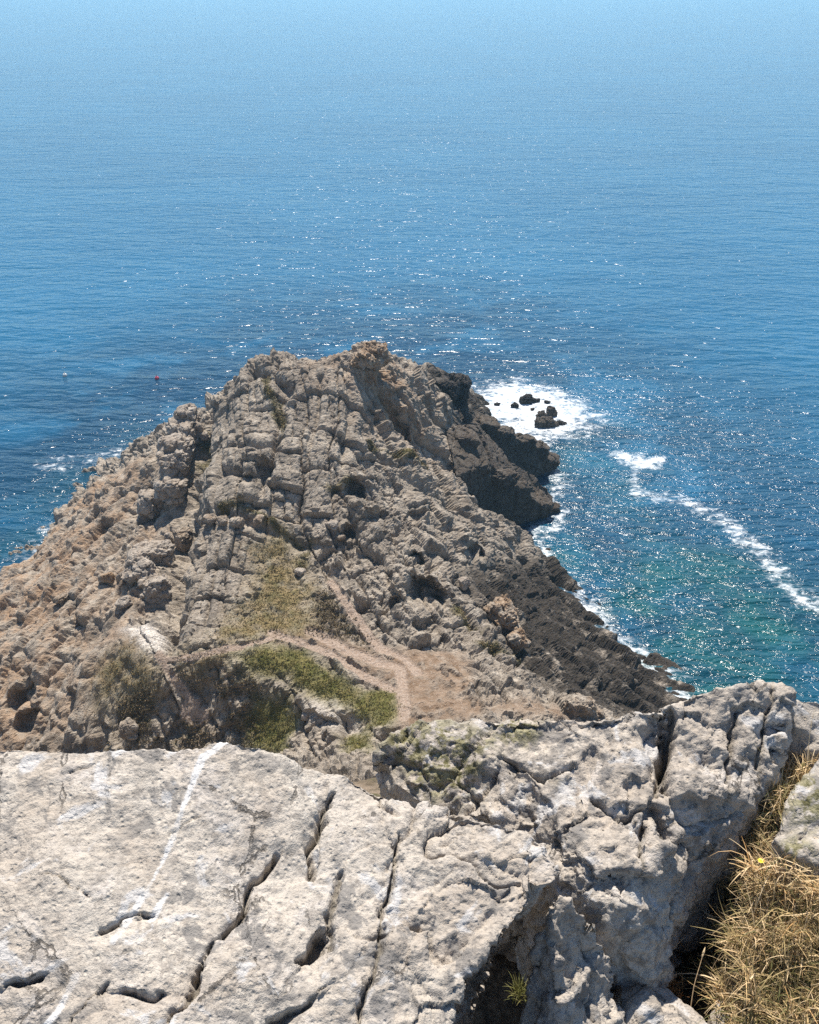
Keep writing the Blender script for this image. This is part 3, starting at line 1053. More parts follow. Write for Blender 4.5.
o = tussocks('grass', HM['veg'], 11000, 0.05, 0.05, leaf_mat('green_grass', (0.13, 0.125, 0.034), (0.27, 0.22, 0.080)), 1)
tag(o, 'olive green turf in a curved band under the footpath', kind='stuff')
o = tussocks('dry_turf', np.maximum(HM['dry'], 0.8 * HM['tuft']), 10000, 0.06, 0.05, leaf_mat('dry_turf', (0.17, 0.135, 0.055), (0.32, 0.235, 0.115)), 2)
tag(o, 'yellowish dry turf filling the hollow between the slabs', kind='stuff')
o = tussocks('heath', np.maximum(HM['heath'], 0.5 * HM['tuft']), 6500, 0.09, 0.08, leaf_mat('heath_scrub', (0.12, 0.10, 0.045), (0.30, 0.22, 0.14)), 3)
tag(o, 'dark brown heath scrub covering the bank below the path', kind='stuff')

# ================================================================== HAZE
def haze_box():
    bm = bmesh.new()
    bmesh.ops.create_cube(bm, size=1.0)
    for vtx in bm.verts:
        vtx.co = Vector((vtx.co.x * 84000, 24850 + vtx.co.y * 51000, 41.0 + vtx.co.z * 86))
    me = bpy.data.meshes.new('haze')
    bm.to_mesh(me)
    bm.free()
    m = bpy.data.materials.new('haze_air')
    m.use_nodes = True
    t = m.node_tree
    t.nodes.clear()
    out = t.nodes.new('ShaderNodeOutputMaterial')
    v = t.nodes.new('ShaderNodeVolumePrincipled')
    v.inputs['Color'].default_value = (0.42, 0.76, 1.0, 1)
    v.inputs['Density'].default_value = 0.00036
    v.inputs['Anisotropy'].default_value = 0.45
    t.links.new(v.outputs[0], out.inputs['Volume'])
    tag(add_obj('haze', me, m), 'pale blue sea haze thickening towards the horizon', kind='stuff')


haze_box()

# ================================================================== SEA
def sea_mesh():
    def axis(lo, hi, step, far_lo, far_hi):
        a = list(np.arange(lo, hi + 1e-6, step))
        s = step
        x = hi
        while x < far_hi:
            s *= 1.25
            x += s
            a.append(x)
        s, x, pre = step, lo, []
        while x > far_lo:
            s *= 1.25
            x -= s
            pre.append(x)
        return np.array(pre[::-1] + a)
    xs = axis(-75, 90, 0.45, -30000, 30000)
    ys = axis(40, 215, 0.45, -300, 38000)
    X, Y = np.meshgrid(xs, ys)
    nx, ny = len(xs), len(ys)
    i = np.arange(nx * ny).reshape(ny, nx)
    q = np.stack([i[:-1, :-1], i[:-1, 1:], i[1:, 1:], i[1:, :-1]], -1).reshape(-1, 4)
    return np.column_stack([X.ravel(), Y.ravel()]), q


xy, q = sea_mesh()
p3 = np.column_stack([xy, np.zeros(len(xy))])
near = (np.abs(xy[:, 0]) < 140) & (xy[:, 1] < 300)
S = lambda pts: np.array([P(u, v, 0) for u, v in pts])
foam = np.zeros(len(xy))
shallow = np.zeros(len(xy))
xn, pn = xy[near], p3[near]
wob = 3.0 * fbm(pn * 0.16, 5, 101, 0.6)
fo = np.zeros(len(xn))
surf_poly = S([(455, 405), (476, 386), (515, 380), (548, 385), (580, 400), (606, 420), (590, 432), (560, 440), (545, 452), (520, 440), (490, 425)])
fo = np.maximum(fo, 1.0 * sstep(6.5, -6.0, poly_sd(xn, surf_poly) + 1.3 * wob))
fo = np.maximum(fo, 0.95 * sstep(1.7, 0.1, line_d(xn, S([(620, 455), (634, 459), (645, 464), (660, 459)]), [1.6, 2.4, 2.0, 1.2]) + 0.22 * wob))
tr = [(636, 466), (634, 484), (640, 494), (680, 500), (715, 514), (745, 538), (775, 570), (790, 590), (819, 605), (850, 616)]
fo = np.maximum(fo, 0.70 * sstep(1.9, 0.0, line_d(xn, S(tr), [0.8, 0.9, 1.5, 1.8, 1.7, 1.7, 1.6, 1.8, 2.2, 2.0]) + 0.22 * wob))
coast = S([(484, 402), (490, 420), (540, 452), (556, 472), (556, 520), (532, 540), (556, 572), (590, 606), (608, 632), (648, 660), (690, 702), (720, 720)])
fo = np.maximum(fo, 0.60 * sstep(3.6, 0.0, line_d(xn, coast) + 0.8 * wob))
fo = np.maximum(fo, 0.72 * sstep(2.0, 0.2, line_d(xn, S([(600, 640), (625, 650), (650, 675)])) + 0.5 * wob))
fo = np.maximum(fo, 0.52 * sstep(5.0, 0.5, line_d(xn, S([(60, 462), (100, 458), (140, 450), (160, 445)])) + 1.0 * wob))
fo = np.maximum(fo, 0.45 * sstep(4.5, 0.5, line_d(xn, S([(0, 575), (40, 545), (100, 490)])) + 0.7 * wob))
foam[near] = fo
sh = 0.85 * sstep(18, -6, poly_sd(xn, S([(570, 575), (640, 565), (720, 580), (830, 650), (850, 740), (680, 720), (600, 630)])) + 2.2 * wob)
sh = np.maximum(sh, 0.28 * sstep(7, -2, poly_sd(xn, S([(556, 440), (610, 430), (640, 470), (600, 520), (556, 520)])) + 2.0 * wob))
sh = np.maximum(sh, 0.20 * sstep(10, 0, line_d(xn, S([(0, 560), (50, 510), (150, 440)])) + wob))
shallow[near] = np.clip(sh, 0, 1)
# water thrown back by the cliffs is choppier than the open sea
chop = np.zeros(len(xy))
chop[near] = np.maximum(sstep(40, -10, poly_sd(xn, S([(556, 440), (640, 420), (900, 460), (950, 760), (680, 730), (600, 630)])) + 2 * wob),
                        0.6 * sstep(20, 0, line_d(xn, S([(0, 575), (60, 500), (150, 445)])) + 2 * wob))
me = mesh_from('sea', p3, q)
attr(me, 'foam', foam)
attr(me, 'shallow', shallow)
attr(me, 'chop', chop)
attr(me, 'dark_water', sstep(75, 5, line_d(xy, S([(0, 590), (90, 470), (200, 400), (400, 360), (480, 400), (550, 480), (600, 610), (690, 700), (900, 800)])) + 30 * fbm(p3 * 0.02, 3, 111)))


def sea_mat():
    N = NT('sea_water')
    # waves: swell, wind chop, ripples
    m0 = N.mapping((0.035, 0.10, 1), (0, 0, math.radians(14)))
    m1 = N.mapping((0.20, 0.42, 1), (0, 0, math.radians(22)))
    m2 = N.mapping((0.55, 1.05, 1), (0, 0, math.radians(14)))
    m3 = N.mapping((2.6, 3.8, 1), (0, 0, math.radians(-10)))
    s0 = N.noise(1.0, 2, 0.5, m0, 0.4)
    s1 = N.noise(1.0, 2, 0.45, m1, 0.5)
    s2 = N.noise(1.0, 2, 0.45, m2, 0.5)
    s3 = N.noise(1.0, 2, 0.5, m3, 0.4)
    hsum = N.math('ADD', N.math('MULTIPLY', s0, 1.0), N.math('MULTIPLY', s1, 0.60))
    ch = N.math('ADD', N.math('MULTIPLY', N.at('chop'), 1.8), 1.0)
    hsum = N.math('ADD', hsum, N.math('MULTIPLY', N.math('MULTIPLY', s2, 0.22), ch))
    hsum = N.math('ADD', hsum, N.math('MULTIPLY', N.math('MULTIPLY', s3, 0.040), ch))
    bmp = N.bump(hsum, 1.0, 1.0)
    # water colour: deep blue offshore, teal over the shallows
    deep = N.mix(N.ramp(N.noise(0.012, 3, 0.5), 0.35, 0.65), (0.007, 0.078, 0.152), (0.010, 0.094, 0.178))
    dark_water = N.math('MULTIPLY', N.at('dark_water'), N.ramp(N.noise(0.05, 4, 0.6, None, 0.6), 0.30, 0.55), True)
    deep = N.mix(N.math('MULTIPLY', dark_water, 0.85), deep, (0.002, 0.022, 0.048))  # water colour made darker around the headland, broken up by noise
    teal = N.mix(N.ramp(N.noise(0.11, 3, 0.55, None, 0.5), 0.36, 0.60), (0.003, 0.042, 0.058), (0.006, 0.078, 0.074))
    shf = N.math('MULTIPLY', N.at('shallow'), N.ramp(N.noise(0.07, 3, 0.6), 0.25, 0.6), True)
    c = N.mix(shf, deep, teal)
    # foam
    f = N.at('foam')
    fn = N.noise(0.7, 7, 0.75, N.mapping((1, 1.25, 1)), 0.8)
    fv = N.voro(0.8, 'DISTANCE_TO_EDGE', N.mapping((1, 1.2, 1), (0, 0, 0.3)))
    lace = N.math('SUBTRACT', fn, N.math('MULTIPLY', fv, 0.26))
    lace = N.math('ADD', lace, N.math('MULTIPLY', N.math('SUBTRACT', N.noise(0.2, 4, 0.6, N.mapping((1, 2.0, 1), (0, 0, 0.4)), 1.2), 0.5), 0.45))
    thr = N.math('SUBTRACT', 0.79, N.math('MULTIPLY', f, 0.42))
    fm = N.ramp(N.math('SUBTRACT', lace, thr), -0.17, 0.24)
    fm = N.math('MULTIPLY', fm, N.ramp(f, 0.03, 0.2), True)
    c = N.mix(fm, c, (0.78, 0.80, 0.80))
    N.L(c, N.b.inputs['Base Color'])
    N.L(N.ramp(fm, 0, 1, 0.14, 0.85), N.b.inputs['Roughness'])
    N.b.inputs['IOR'].default_value = 1.333
    N.L(bmp, N.b.inputs['Normal'])
    return N.m


add_sea = add_obj('sea', me, sea_mat())
tag(add_sea, 'open blue sea with sun glitter, teal shallows and white surf', kind='structure')

# ------------------------------------------------------------------ rocks standing in the surf
SEAROCKS = [
    (526, 403, 2.6, 1.8, 1.9, 'black rock standing in the surf, largest of the far row'),
    (515, 407, 1.9, 1.2, 0.9, 'low black rock in the surf at the left end of the far row'),
    (536, 402, 1.1, 1.0, 1.2, 'small pointed black rock right beside the largest far surf rock'),
    (547, 403, 1.3, 0.8, 0.6, 'flat wave washed rock at the right end of the far row'),
    (532, 410, 0.9, 0.7, 0.6, 'small rock awash between the far row and the broad brown rock'),
    (545, 426, 4.2, 2.4, 1.7, 'broad brown rock nearest the viewer in the surf'),
    (541, 418, 1.8, 1.4, 1.6, 'brown knob of rock behind the left half of the broad surf rock'),
    (551, 416, 2.0, 1.5, 2.0, 'tall brown knob behind the right half of the broad surf rock'),
    (561, 424, 2.0, 0.9, 0.6, 'low rock tailing off right of the broad surf rock'),
    (497, 405, 1.6, 0.8, 0.6, 'low black rock between the headland tip and the surf rocks'),
]
for k, (u, v, sx, sy, sz, lab) in enumerate(SEAROCKS):
    c = P(u, v, 0)
    o = rough_rock('sea_rock', [hull_block(c + np.array([0, 0, sz * 0.2]), (sx * 0.85, sy * 0.85, sz * 1.3), random.uniform(-.3, .3), (random.uniform(-.2, .2), 0), 24, 500 + k),
                                hull_block(c + np.array([sx * 0.25, 0.3, sz * 0.0]), (sx * 0.6, sy * 0.8, sz * 0.9), 0.5, (0, 0.2), 24, 540 + k)],
                   0.12, MAT_SLABDARK if 'brown' in lab else MAT_DARK, 0.22, D_RIGHT, 0.8, 1, 60 + k, (c[0], c[1], -sz * 0.4))
    tag(o, lab, 'rock', 'rocks in the surf off the tip')


# ------------------------------------------------------------------ mooring buoys far out
def lathe(prof, seg=20):
    co, f = [], []
    for r, zz in prof:
        for k in range(seg):
            a = 2 * PI * k / seg
            co.append((r * math.cos(a), r * math.sin(a), zz))
    for j in range(len(prof) - 1):
        for k in range(seg):
            f.append((j * seg + k, j * seg + (k + 1) % seg, (j + 1) * seg + (k + 1) % seg, (j + 1) * seg + k))
    return co, f


def plain(name, col, rough=0.5):
    N = NT(name)
    N.L(N.mix(N.ramp(N.noise(9.0, 4, 0.6), 0.4, 0.7), col, tuple(x * 0.75 for x in col)), N.b.inputs['Base Color'])
    N.b.inputs['Roughness'].default_value = rough
    return N.m


def buoy(u, v, mat, lab):
    e = bpy.data.objects.new('buoy', None)
    COL.objects.link(e)
    e.location = P(u, v, 0.0)
    e.scale = (0.72, 0.72, 0.72)
    tag(e, lab, 'buoy', 'buoys on the far water')
    pr = [(0.001, -0.45)] + [(0.5 * math.cos(a), 0.15 + 0.55 * math.sin(a)) for a in np.linspace(-1.3, 1.25, 12)] + [(0.12, 0.72), (0.1, 0.85), (0.001, 0.86)]
    co, f = lathe(pr)
    add_obj('float', mesh_from('float', co, f), mat, e)
    co, f = lathe([(0.09 + 0.03 * math.cos(a), 0.9 + 0.03 * math.sin(a)) for a in np.linspace(0, 2 * PI, 9)])
    ring = add_obj('ring', mesh_from('ring', [(x, zz - 0.9, y + 0.95) for x, y, zz in co], f), plain('galvanised_ring', (0.3, 0.3, 0.3), 0.4), e)
    return e


buoy(157, 379, plain('red_buoy', (0.55, 0.05, 0.09)), 'small red buoy floating on the blue water left of the headland')
buoy(65, 376, plain('white_buoy', (0.75, 0.72, 0.66)), 'small whitish buoy floating far left of the red buoy')

# ================================================================== FOREGROUND
XZ = lambda pts: [PR(*p) for p in pts]


def limestone(name, seed=0.0, mott=0.45):
    N = NT(name)
    off = N.mapping((1, 1, 1), (0, 0, 0), (seed * 3.1, seed * 1.7, seed * 0.9))
    big = N.noise(1.6, 5, 0.6, off)
    mid = N.noise(7.0, 6, 0.65, off, 0.3)
    fin = N.noise(38.0, 5, 0.7, off)
    gr = N.noise(150.0, 3, 0.7, off)
    c = N.mix(N.ramp(big, 0.36, 0.64), (0.390, 0.335, 0.276), (0.475, 0.425, 0.362))
    c = N.mix(N.math('MULTIPLY', N.ramp(mid, 0.50, 0.68), 0.6), c, (0.52, 0.475, 0.435))
    c = N.mix(N.math('MULTIPLY', N.ramp(fin, 0.50, 0.62), 0.60), c, (0.225, 0.198, 0.172))
    c = N.mix(N.math('MULTIPLY', N.ramp(gr, 0.54, 0.68), 0.5), c, (0.17, 0.15, 0.13))
    c = N.mix(N.math('MULTIPLY', N.ramp(N.noise(14.0, 6, 0.72, off, 0.6), 0.50, 0.62), mott), c, (0.20, 0.178, 0.155))
    spk = N.math('MULTIPLY', N.ramp(N.noise(70.0, 6, 0.75, off, 0.5), 0.60, 0.68), N.ramp(N.noise(4.0, 4, 0.6, off), 0.40, 0.60), True)
    c = N.mix(N.math('MULTIPLY', spk, 0.75), c, (0.10, 0.088, 0.075))
    stn = N.math('MULTIPLY', N.ramp(N.noise(3.2, 6, 0.7, N.mapping((1, 1, 1), (0, 0, 0), (2, 9, 4)), 0.4), 0.52, 0.66), 0.5)
    c = N.mix(stn, c, (0.335, 0.28, 0.225))
    hv = N.voro(5.0, 'DISTANCE_TO_EDGE', N.mapping((1.0, 0.6, 1), (0, 0, 0.5), (seed, 0, 0)))
    hw = N.math('ADD', hv, N.math('MULTIPLY', N.math('SUBTRACT', N.noise(20.0, 5, 0.7, off), 0.5), 0.22))
    hair = N.math('MULTIPLY', N.ramp(N.math('ABSOLUTE', hw), 0.004, 0.016, 1.0, 0.0), N.ramp(N.noise(3.5, 3, 0.5, off), 0.48, 0.58), True)
    c = N.mix(N.math('MULTIPLY', hair, 0.8), c, (0.09, 0.078, 0.065))
    # grey lichen rosettes
    lich = N.ramp(N.noise(11.0, 5, 0.6, off, 0.8), 0.555, 0.61)
    lich = N.math('MULTIPLY', lich, N.ramp(N.noise(2.2, 3, 0.5, off), 0.38, 0.55), True)
    c = N.mix(N.math('MULTIPLY', lich, 0.75), c, (0.165, 0.155, 0.145))
    pale = N.math('MULTIPLY', N.ramp(N.noise(8.0, 5, 0.62, N.mapping((1, 1, 1), (0, 0, 0), (7, 3, 1)), 0.6), 0.57, 0.64), 0.7)
    c = N.mix(pale, c, (0.50, 0.485, 0.47))
    # attributes painted by place on the rock: crevice soil, quartz vein, rough moss
    c = N.mix(N.math('MULTIPLY', N.at('grime'), 0.8), c, N.mix(N.ramp(fin, .4, .6), (0.075, 0.066, 0.05), (0.17, 0.15, 0.12)))
    c = N.mix(N.math('MULTIPLY', N.at('vein'), N.math('MULTIPLY', N.ramp(mid, 0.36, 0.56, 0.25, 1.0), N.ramp(fin, 0.3, 0.5, 0.5, 1.0))), c, (0.62, 0.60, 0.575))
    ms = N.math('MULTIPLY', N.at('moss'), N.ramp(N.noise(30.0, 5, 0.65), 0.42, 0.54), True)
    c = N.mix(ms, c, N.mix(N.ramp(fin, .4, .62), (0.11, 0.10, 0.045), (0.30, 0.27, 0.165)))
    N.L(c, N.b.inputs['Base Color'])
    N.b.inputs['Roughness'].default_value = 0.92
    N.b.inputs['Specular IOR Level'].default_value = 0.2
    h = N.math('ADD', N.math('MULTIPLY', mid, 0.45), N.math('MULTIPLY', fin, 0.35))
    b0 = N.bump(N.math('SUBTRACT', 1.0, hair), 0.6, 0.008)
    b1 = N.bump(h, N.ramp(N.noise(2.6, 4, 0.6, off), 0.36, 0.62, 0.12, 1.0), 0.022, b0)
    pit = N.ramp(N.voro(55.0, 'F1', off), 0.0, 0.35)
    b2 = N.bump(N.math('ADD', N.math('MULTIPLY', gr, 0.6), N.math('MULTIPLY', pit, 0.45)), 0.9, 0.008, b1)
    N.L(b2, N.b.inputs['Normal'])
    return N.m


def fg_rock(name, solids, voxel, mat, label, group, cracks=(), vein=(), moss=(), amp=1.0, sm=6, seed=0, rough_at=None, cut=None):
    me = remeshed(name, solids, voxel)
    smooth_co(me, sm)
    p = vco(me)
    n = vnormals(me)
    rough = np.ones(len(p)) if rough_at is None else rough_at(p)
    up = sstep(0.1, 0.6, n[:, 2])
    f1, f2, rid, tl = worley(p * 2.6 + 0.5 * fbm(p * 4.0, 3, 130 + seed)[:, None], 131 + seed)
    k1, k2, kid, k3 = worley(p * 7.0 + 0.4 * fbm(p * 8.0, 3, 137 + seed)[:, None], 136 + seed)
    pz = np.column_stack([p[:, :2], np.full(len(p), p[:, 2].mean())])
    lift = 0.040 * fbm(pz * 2.2, 3, 120 + seed) + 0.050 * np.abs(vnoise(pz * np.array([1.5, 1.1, 1.5]) + 8.6, 144 + seed)) + 0.020 * np.abs(vnoise(pz * 4.1, 145 + seed))
    d = 0.016 * fbm(p * 9.0, 4, 121 + seed) + rough * (
        0.026 * (rid - 0.5) + 0.028 * tl - 0.012 * np.exp(-((f2 - f1) / 0.06) ** 2)
        + 0.022 * ridged(p * 5.0, 5, 122 + seed) - 0.016 + 0.010 * ridged(p * 15.0, 4, 125 + seed) + 0.016 * k3)
    g1, g2, gid, gt = worley(p * 19.0 + 0.3 * fbm(p * 20.0, 2, 134 + seed)[:, None], 133 + seed)
    d += (0.10 + 0.90 * rough) * (0.0045 * (g1 - 0.5) + 0.005 * (gid - .5) + 0.006 * gt)
    d += 0.0042 * fbm(p * 34.0, 3, 124 + seed) + 0.004 * fbm(p * 80.0, 2, 126 + seed)
    a1, a2, aid, at_ = worley(p * 2.9 + 0.25 * fbm(p * 5.0, 3, 138 + seed)[:, None], 139 + seed)
    d += rough * (0.007 * (aid - 0.5) + 0.012 * at_ - 0.004 * np.exp(-((a2 - a1) / 0.03) ** 2))
    lift -= np.average(lift + amp * d, weights=up + 1e-6)
    d *= amp
    grime = np.zeros(len(p))
    wv = 0.012 * fbm(p * 14, 3, 140 + seed)
    wig = p[:, :2] + 0.038 * np.column_stack([fbm(p * 7, 4, 141 + seed, 0.65), fbm(p * 7 + 50, 4, 142 + seed, 0.65)])
    vary = np.clip(0.7 + 1.6 * fbm(p * 7, 4, 143 + seed), 0.06, 1.4)
    for pl, wd, dep in cracks:
        q = line_d(wig, pl) / (wd * 0.62 * vary)
        g = np.clip(1.1 - q, 0, 1) ** 0.55 * up
        # one lip stands a little proud of the other
        side = np.sign((p[:, 0] - pl[0][0]) * (pl[-1][1] - pl[0][1]) - (p[:, 1] - pl[0][1]) * (pl[-1][0] - pl[0][0]))
        d -= dep * 0.85 * g * np.clip(vary, 0.3, 1.1) + 0.30 * dep * np.exp(-(q / 3.5) ** 2) * (side > 0) * up
        grime = np.maximum(grime, sstep(0.5, 0.95, g))
    co = p + n * d[:, None]
    co[:, 2] += lift
    set_co(me, co)
    attr(me, 'grime', grime)
    vv = np.zeros(len(p))
    for pl, wd in vein:
        vv = np.maximum(vv, sstep(1.05, 0.80, (line_d(p[:, :2] + 0.25 * (wig - p[:, :2]), pl)) / (wd * np.clip(0.35 + vary, 0.3, 1.25))) * up)
    attr(me, 'vein', vv)
    mm = np.zeros(len(p))
    for c, r in moss:
        mm = np.maximum(mm, sstep(1.3, 0.4, np.linalg.norm(p - c, axis=1) / r + 0.5 * fbm(p * 9, 3, 150)))
    attr(me, 'moss', mm)
    o = add_obj(name, me, mat)
    recentre(o, [p[:, 0].mean(), p[:, 1].mean(), p[:, 2].min()])
    tag(o, label, 'rock', group)
    return o


FG = 'foreground limestone rocks'
# A: the big pale slab filling the lower left, with its knobbly right flank
A_out = XZ([(-330, 760, -1.72), (-120, 756, -1.72), (0, 752, -1.72), (100, 751, -1.72), (175, 754, -1.73), (235, 743, -1.72), (258, 746, -1.735), (300, 767, -1.80), (345, 779, -1.83), (385, 793, -1.855), (420, 804, -1.865),
            (470, 808, -1.86), (515, 826, -1.88), (548, 838, -1.88), (560, 862, -1.90), (556, 888, -1.93), (544, 902, -1.94), (505, 938, -1.965), (468, 972, -1.98), (452, 1006, -2.0), (446, 1060, -2.02),
            (420, 1180, -2.06), (100, 1200, -2.0), (-400, 1150, -1.96)])
A_in = XZ([(60, 830, -1.77), (200, 830, -1.78), (60, 950, -1.84), (220, 960, -1.86), (310, 830, -1.835), (330, 900, -1.875), (400, 830, -1.85), (380, 900, -1.88), (450, 850, -1.87), (430, 900, -1.905), (500, 860, -1.885), (380, 990, -1.945), (300, 1000, -1.93)])
A_low = np.full(len(A_out), H - 2.75)
A_low[13:21] = H - 2.40
mkA = lambda pts, z=-1.83: np.array([PR(u, v, z) for u, v in pts])
CR_A = [
    (mkA([(327, 798), (321, 818), (311, 842), (316, 862)]), 0.020, 0.085),
    (mkA([(278, 853), (252, 873), (246, 898), (217, 923), (200, 948), (190, 973), (162, 998), (150, 1024)]), 0.018, 0.060),
    (mkA([(98, 929), (118, 920), (152, 910)]), 0.009, 0.032),
    (mkA([(46, 889), (64, 893), (88, 901)]), 0.007, 0.022),
    (mkA([(0, 976), (20, 971), (42, 962)]), 0.013, 0.035),
    (mkA([(396, 828), (391, 880), (375, 930), (360, 972), (350, 1024)]), 0.016, 0.050),
    (mkA([(300, 936), (312, 922), (322, 908)]), 0.022, 0.055),
    (mkA([(122, 976), (138, 986), (152, 978)]), 0.022, 0.050),
    (mkA([(48, 1024), (72, 995), (102, 972)]), 0.007, 0.022),
    (mkA([(165, 850), (182, 845), (205, 838)]), 0.006, 0.012),
    (mkA([(92, 776), (104, 764), (112, 762)]), 0.006, 0.014),
    (mkA([(75, 802), (90, 798)]), 0.008, 0.012),
    (mkA([(335, 770), (365, 780), (392, 795)], -1.80), 0.016, 0.045),
    (mkA([(270, 985), (300, 975), (320, 960)]), 0.020, 0.04),
    (mkA([(345, 870), (338, 900), (330, 930)], -1.87), 0.012, 0.03)]
VE_A = [(mkA([(246, 746), (206, 773), (190, 800), (161, 850), (135, 885), (108, 918)], -1.77), 0.0080), (mkA([(75, 975), (52, 1005), (35, 1020)], -1.86), 0.009),
        (mkA([(168, 893), (150, 915)]), 0.008)]
MAT_A = limestone('pale_limestone', 0, 0.40)
fg_rock('slab_rock', [prism(A_out, A_in, A_low, 0.25, {13: (-0.18, 0.05), 14: (-0.30, 0.05), 15: (-0.34, 0.14), 16: (-0.34, 0.24), 17: (-0.32, 0.28), 18: (-0.30, 0.28), 19: (-0.30, 0.24), 20: (-0.30, 0.15)})], 0.0045, MAT_A,
        'large pale limestone slab crossed by a white quartz vein, filling the lower left', FG, CR_A, VE_A, (), 1.0, 6, 0,
        rough_at=lambda p: 0.12 + 0.88 * sstep(-0.22, 0.10, p[:, 0]))

# B: the rugged block behind it, right of centre
B_out = XZ([(372, 760, -2.06), (392, 738, -2.02), (420, 722, -1.98), (470, 714, -1.96), (520, 710, -1.94), (575, 718, -1.93), (620, 710, -1.90), (660, 699, -1.88), (690, 693, -1.87), (740, 690, -1.86), (776, 690, -1.86), (790, 700, -1.87),
            (786, 735, -1.93), (776, 770, -2.00), (752, 800, -2.05), (728, 830, -2.11), (706, 862, -2.17), (690, 890, -2.23), (676, 930, -2.24), (650, 962, -2.27), (604, 930, -2.17), (562, 884, -2.12), (520, 852, -2.15), (440, 815, -2.12), (395, 790, -2.09)])
B_in = XZ([(450, 740, -1.98), (520, 760, -1.99), (600, 750, -1.96), (680, 740, -1.94), (740, 730, -1.93), (560, 810, -2.015), (640, 800, -1.985), (700, 790, -1.98), (600, 860, -2.055), (660, 850, -2.04), (620, 905, -2.095), (500, 815, -2.05), (690, 820, -2.06)])
mkB = lambda pts, z: np.array([PR(u, v, z) for u, v in pts])
CR_B = [(mkB([(672, 725), (664, 770), (668, 800)], -2.0), 0.020, 0.07), (mkB([(732, 750), (726, 790), (718, 826)], -2.03), 0.013, 0.030), (mkB([(768, 715), (762, 750), (758, 790)], -1.95), 0.012, 0.028),
        (mkB([(655, 790), (650, 840), (656, 880)], -2.18), 0.022, 0.06), (mkB([(640, 900), (628, 930), (622, 960)], -2.4), 0.016, 0.04), (mkB([(505, 770), (540, 790), (575, 780)], -2.04), 0.015, 0.03), (mkB([(590, 850), (615, 870), (640, 862)], -2.2), 0.018, 0.04)]
fg_rock('block_rock', [prism(B_out, B_in, H - 3.3, 0.16)], 0.0058, limestone('rugged_limestone', 2.0, 0.72),
        'rugged pitted grey limestone block behind the pale slab, lichen tuft at its left end', FG, CR_B, (), [(PR(440, 752, -2.0), 0.16), (PR(405, 745, -2.02), 0.10), (PR(560, 800, -2.1), 0.09), (PR(520, 720, -1.95), 0.08)], 1.1, 5, 3)

# C: rocks at the right edge
C_out = XZ([(812, 765, -1.99), (800, 785, -2.01), (782, 815, -2.04), (772, 836, -2.06), (792, 848, -2.06), (819, 860, -2.075), (900, 880, -2.09), (1250, 890, -2.12), (1280, 740, -1.97), (900, 735, -1.93), (840, 745, -1.95)])
fg_rock('side_rock', [prism(C_out, [], H - 2.9, 0.10)], 0.009, limestone('side_limestone', 4.0), 'smooth pale limestone rock at the right edge above the dry grass', FG, (), (), [(PR(815, 800, -2.02), 0.10), (PR(800, 845, -2.05), 0.06)], 1.0, 5, 5,
        rough_at=lambda p: np.full(len(p), 0.8))
C2_out = XZ([(768, 712, -1.96), (796, 700, -1.90), (815, 698, -1.90), (860, 705, -1.90), (950, 720, -1.93), (950, 760, -2.0), (840, 756, -2.0), (806, 752, -2.0), (775, 752, -2.05)])
fg_rock('side_rock', [prism(C2_out, [], H - 2.6, 0.04)], 0.010, limestone('edge_limestone', 5.0), 'small pale rock at the right edge against the sea, behind the smooth rock', FG, (), (), (), 0.9, 6, 6)

# D: upright fin under the overhang, and stones along the bottom
D_out = XZ([(546, 908, -2.01), (560, 896, -2.00), (576, 906, -2.03), (596, 930, -2.12), (612, 958, -2.22), (622, 1000, -2.33), (630, 1060, -2.36), (516, 1060, -2.32), (520, 1010, -2.27), (530, 962, -2.15)])
D_in = XZ([(556, 930, -2.05), (558, 970, -2.13), (560, 1020, -2.22)])
fg_rock('fin_rock', [prism(D_out, D_in, H - 2.9, 0.0)], 0.0065, limestone('fin_limestone', 6.0), 'rough upright limestone fin right of the black hollow under the overhang', FG,
        [(mkB([(585, 925), (590, 960), (600, 1000)], -2.2), 0.012, 0.04)], (), (), 1.1, 5, 8)
E_out = XZ([(612, 966, -2.36), (640, 964, -2.36), (664, 982, -2.38), (694, 1004, -2.40), (716, 1030, -2.42), (720, 1080, -2.42), (620, 1080, -2.42), (618, 1000, -2.38)])
fg_rock('stone', [prism(E_out, [PR(650, 1000, -2.33)], H - 2.8, 0.0)], 0.0065, limestone('stone_limestone', 7.0), 'rounded pale stone at the bottom edge between the fin and the grass', FG, (), (), (), 0.9, 6, 9,
        rough_at=lambda p: np.full(len(p), 0.5))
F_out = XZ([(708, 1012, -2.44), (722, 998, -2.44), (760, 1000, -2.44), (800, 1010, -2.44), (850, 1020, -2.44), (880, 1080, -2.44), (716, 1080, -2.44)])
fg_rock('stone', [prism(F_out, [], H - 2.8, 0.0)], 0.0065, limestone('corner_limestone', 8.0), 'knobbly pale stone in the bottom right corner under the dry grass', FG, (), (), (), 0.8, 8, 10)

GPOLY = np.array([PR(*p) for p in [(704, 1000, -2.5), (710, 930, -2.5), (718, 880, -2.45), (734, 840, -2.4), (765, 820, -2.35), (800, 845, -2.4), (860, 880, -2.4), (960, 940, -2.45), (960, 1090, -2.5), (720, 1090, -2.5)]])

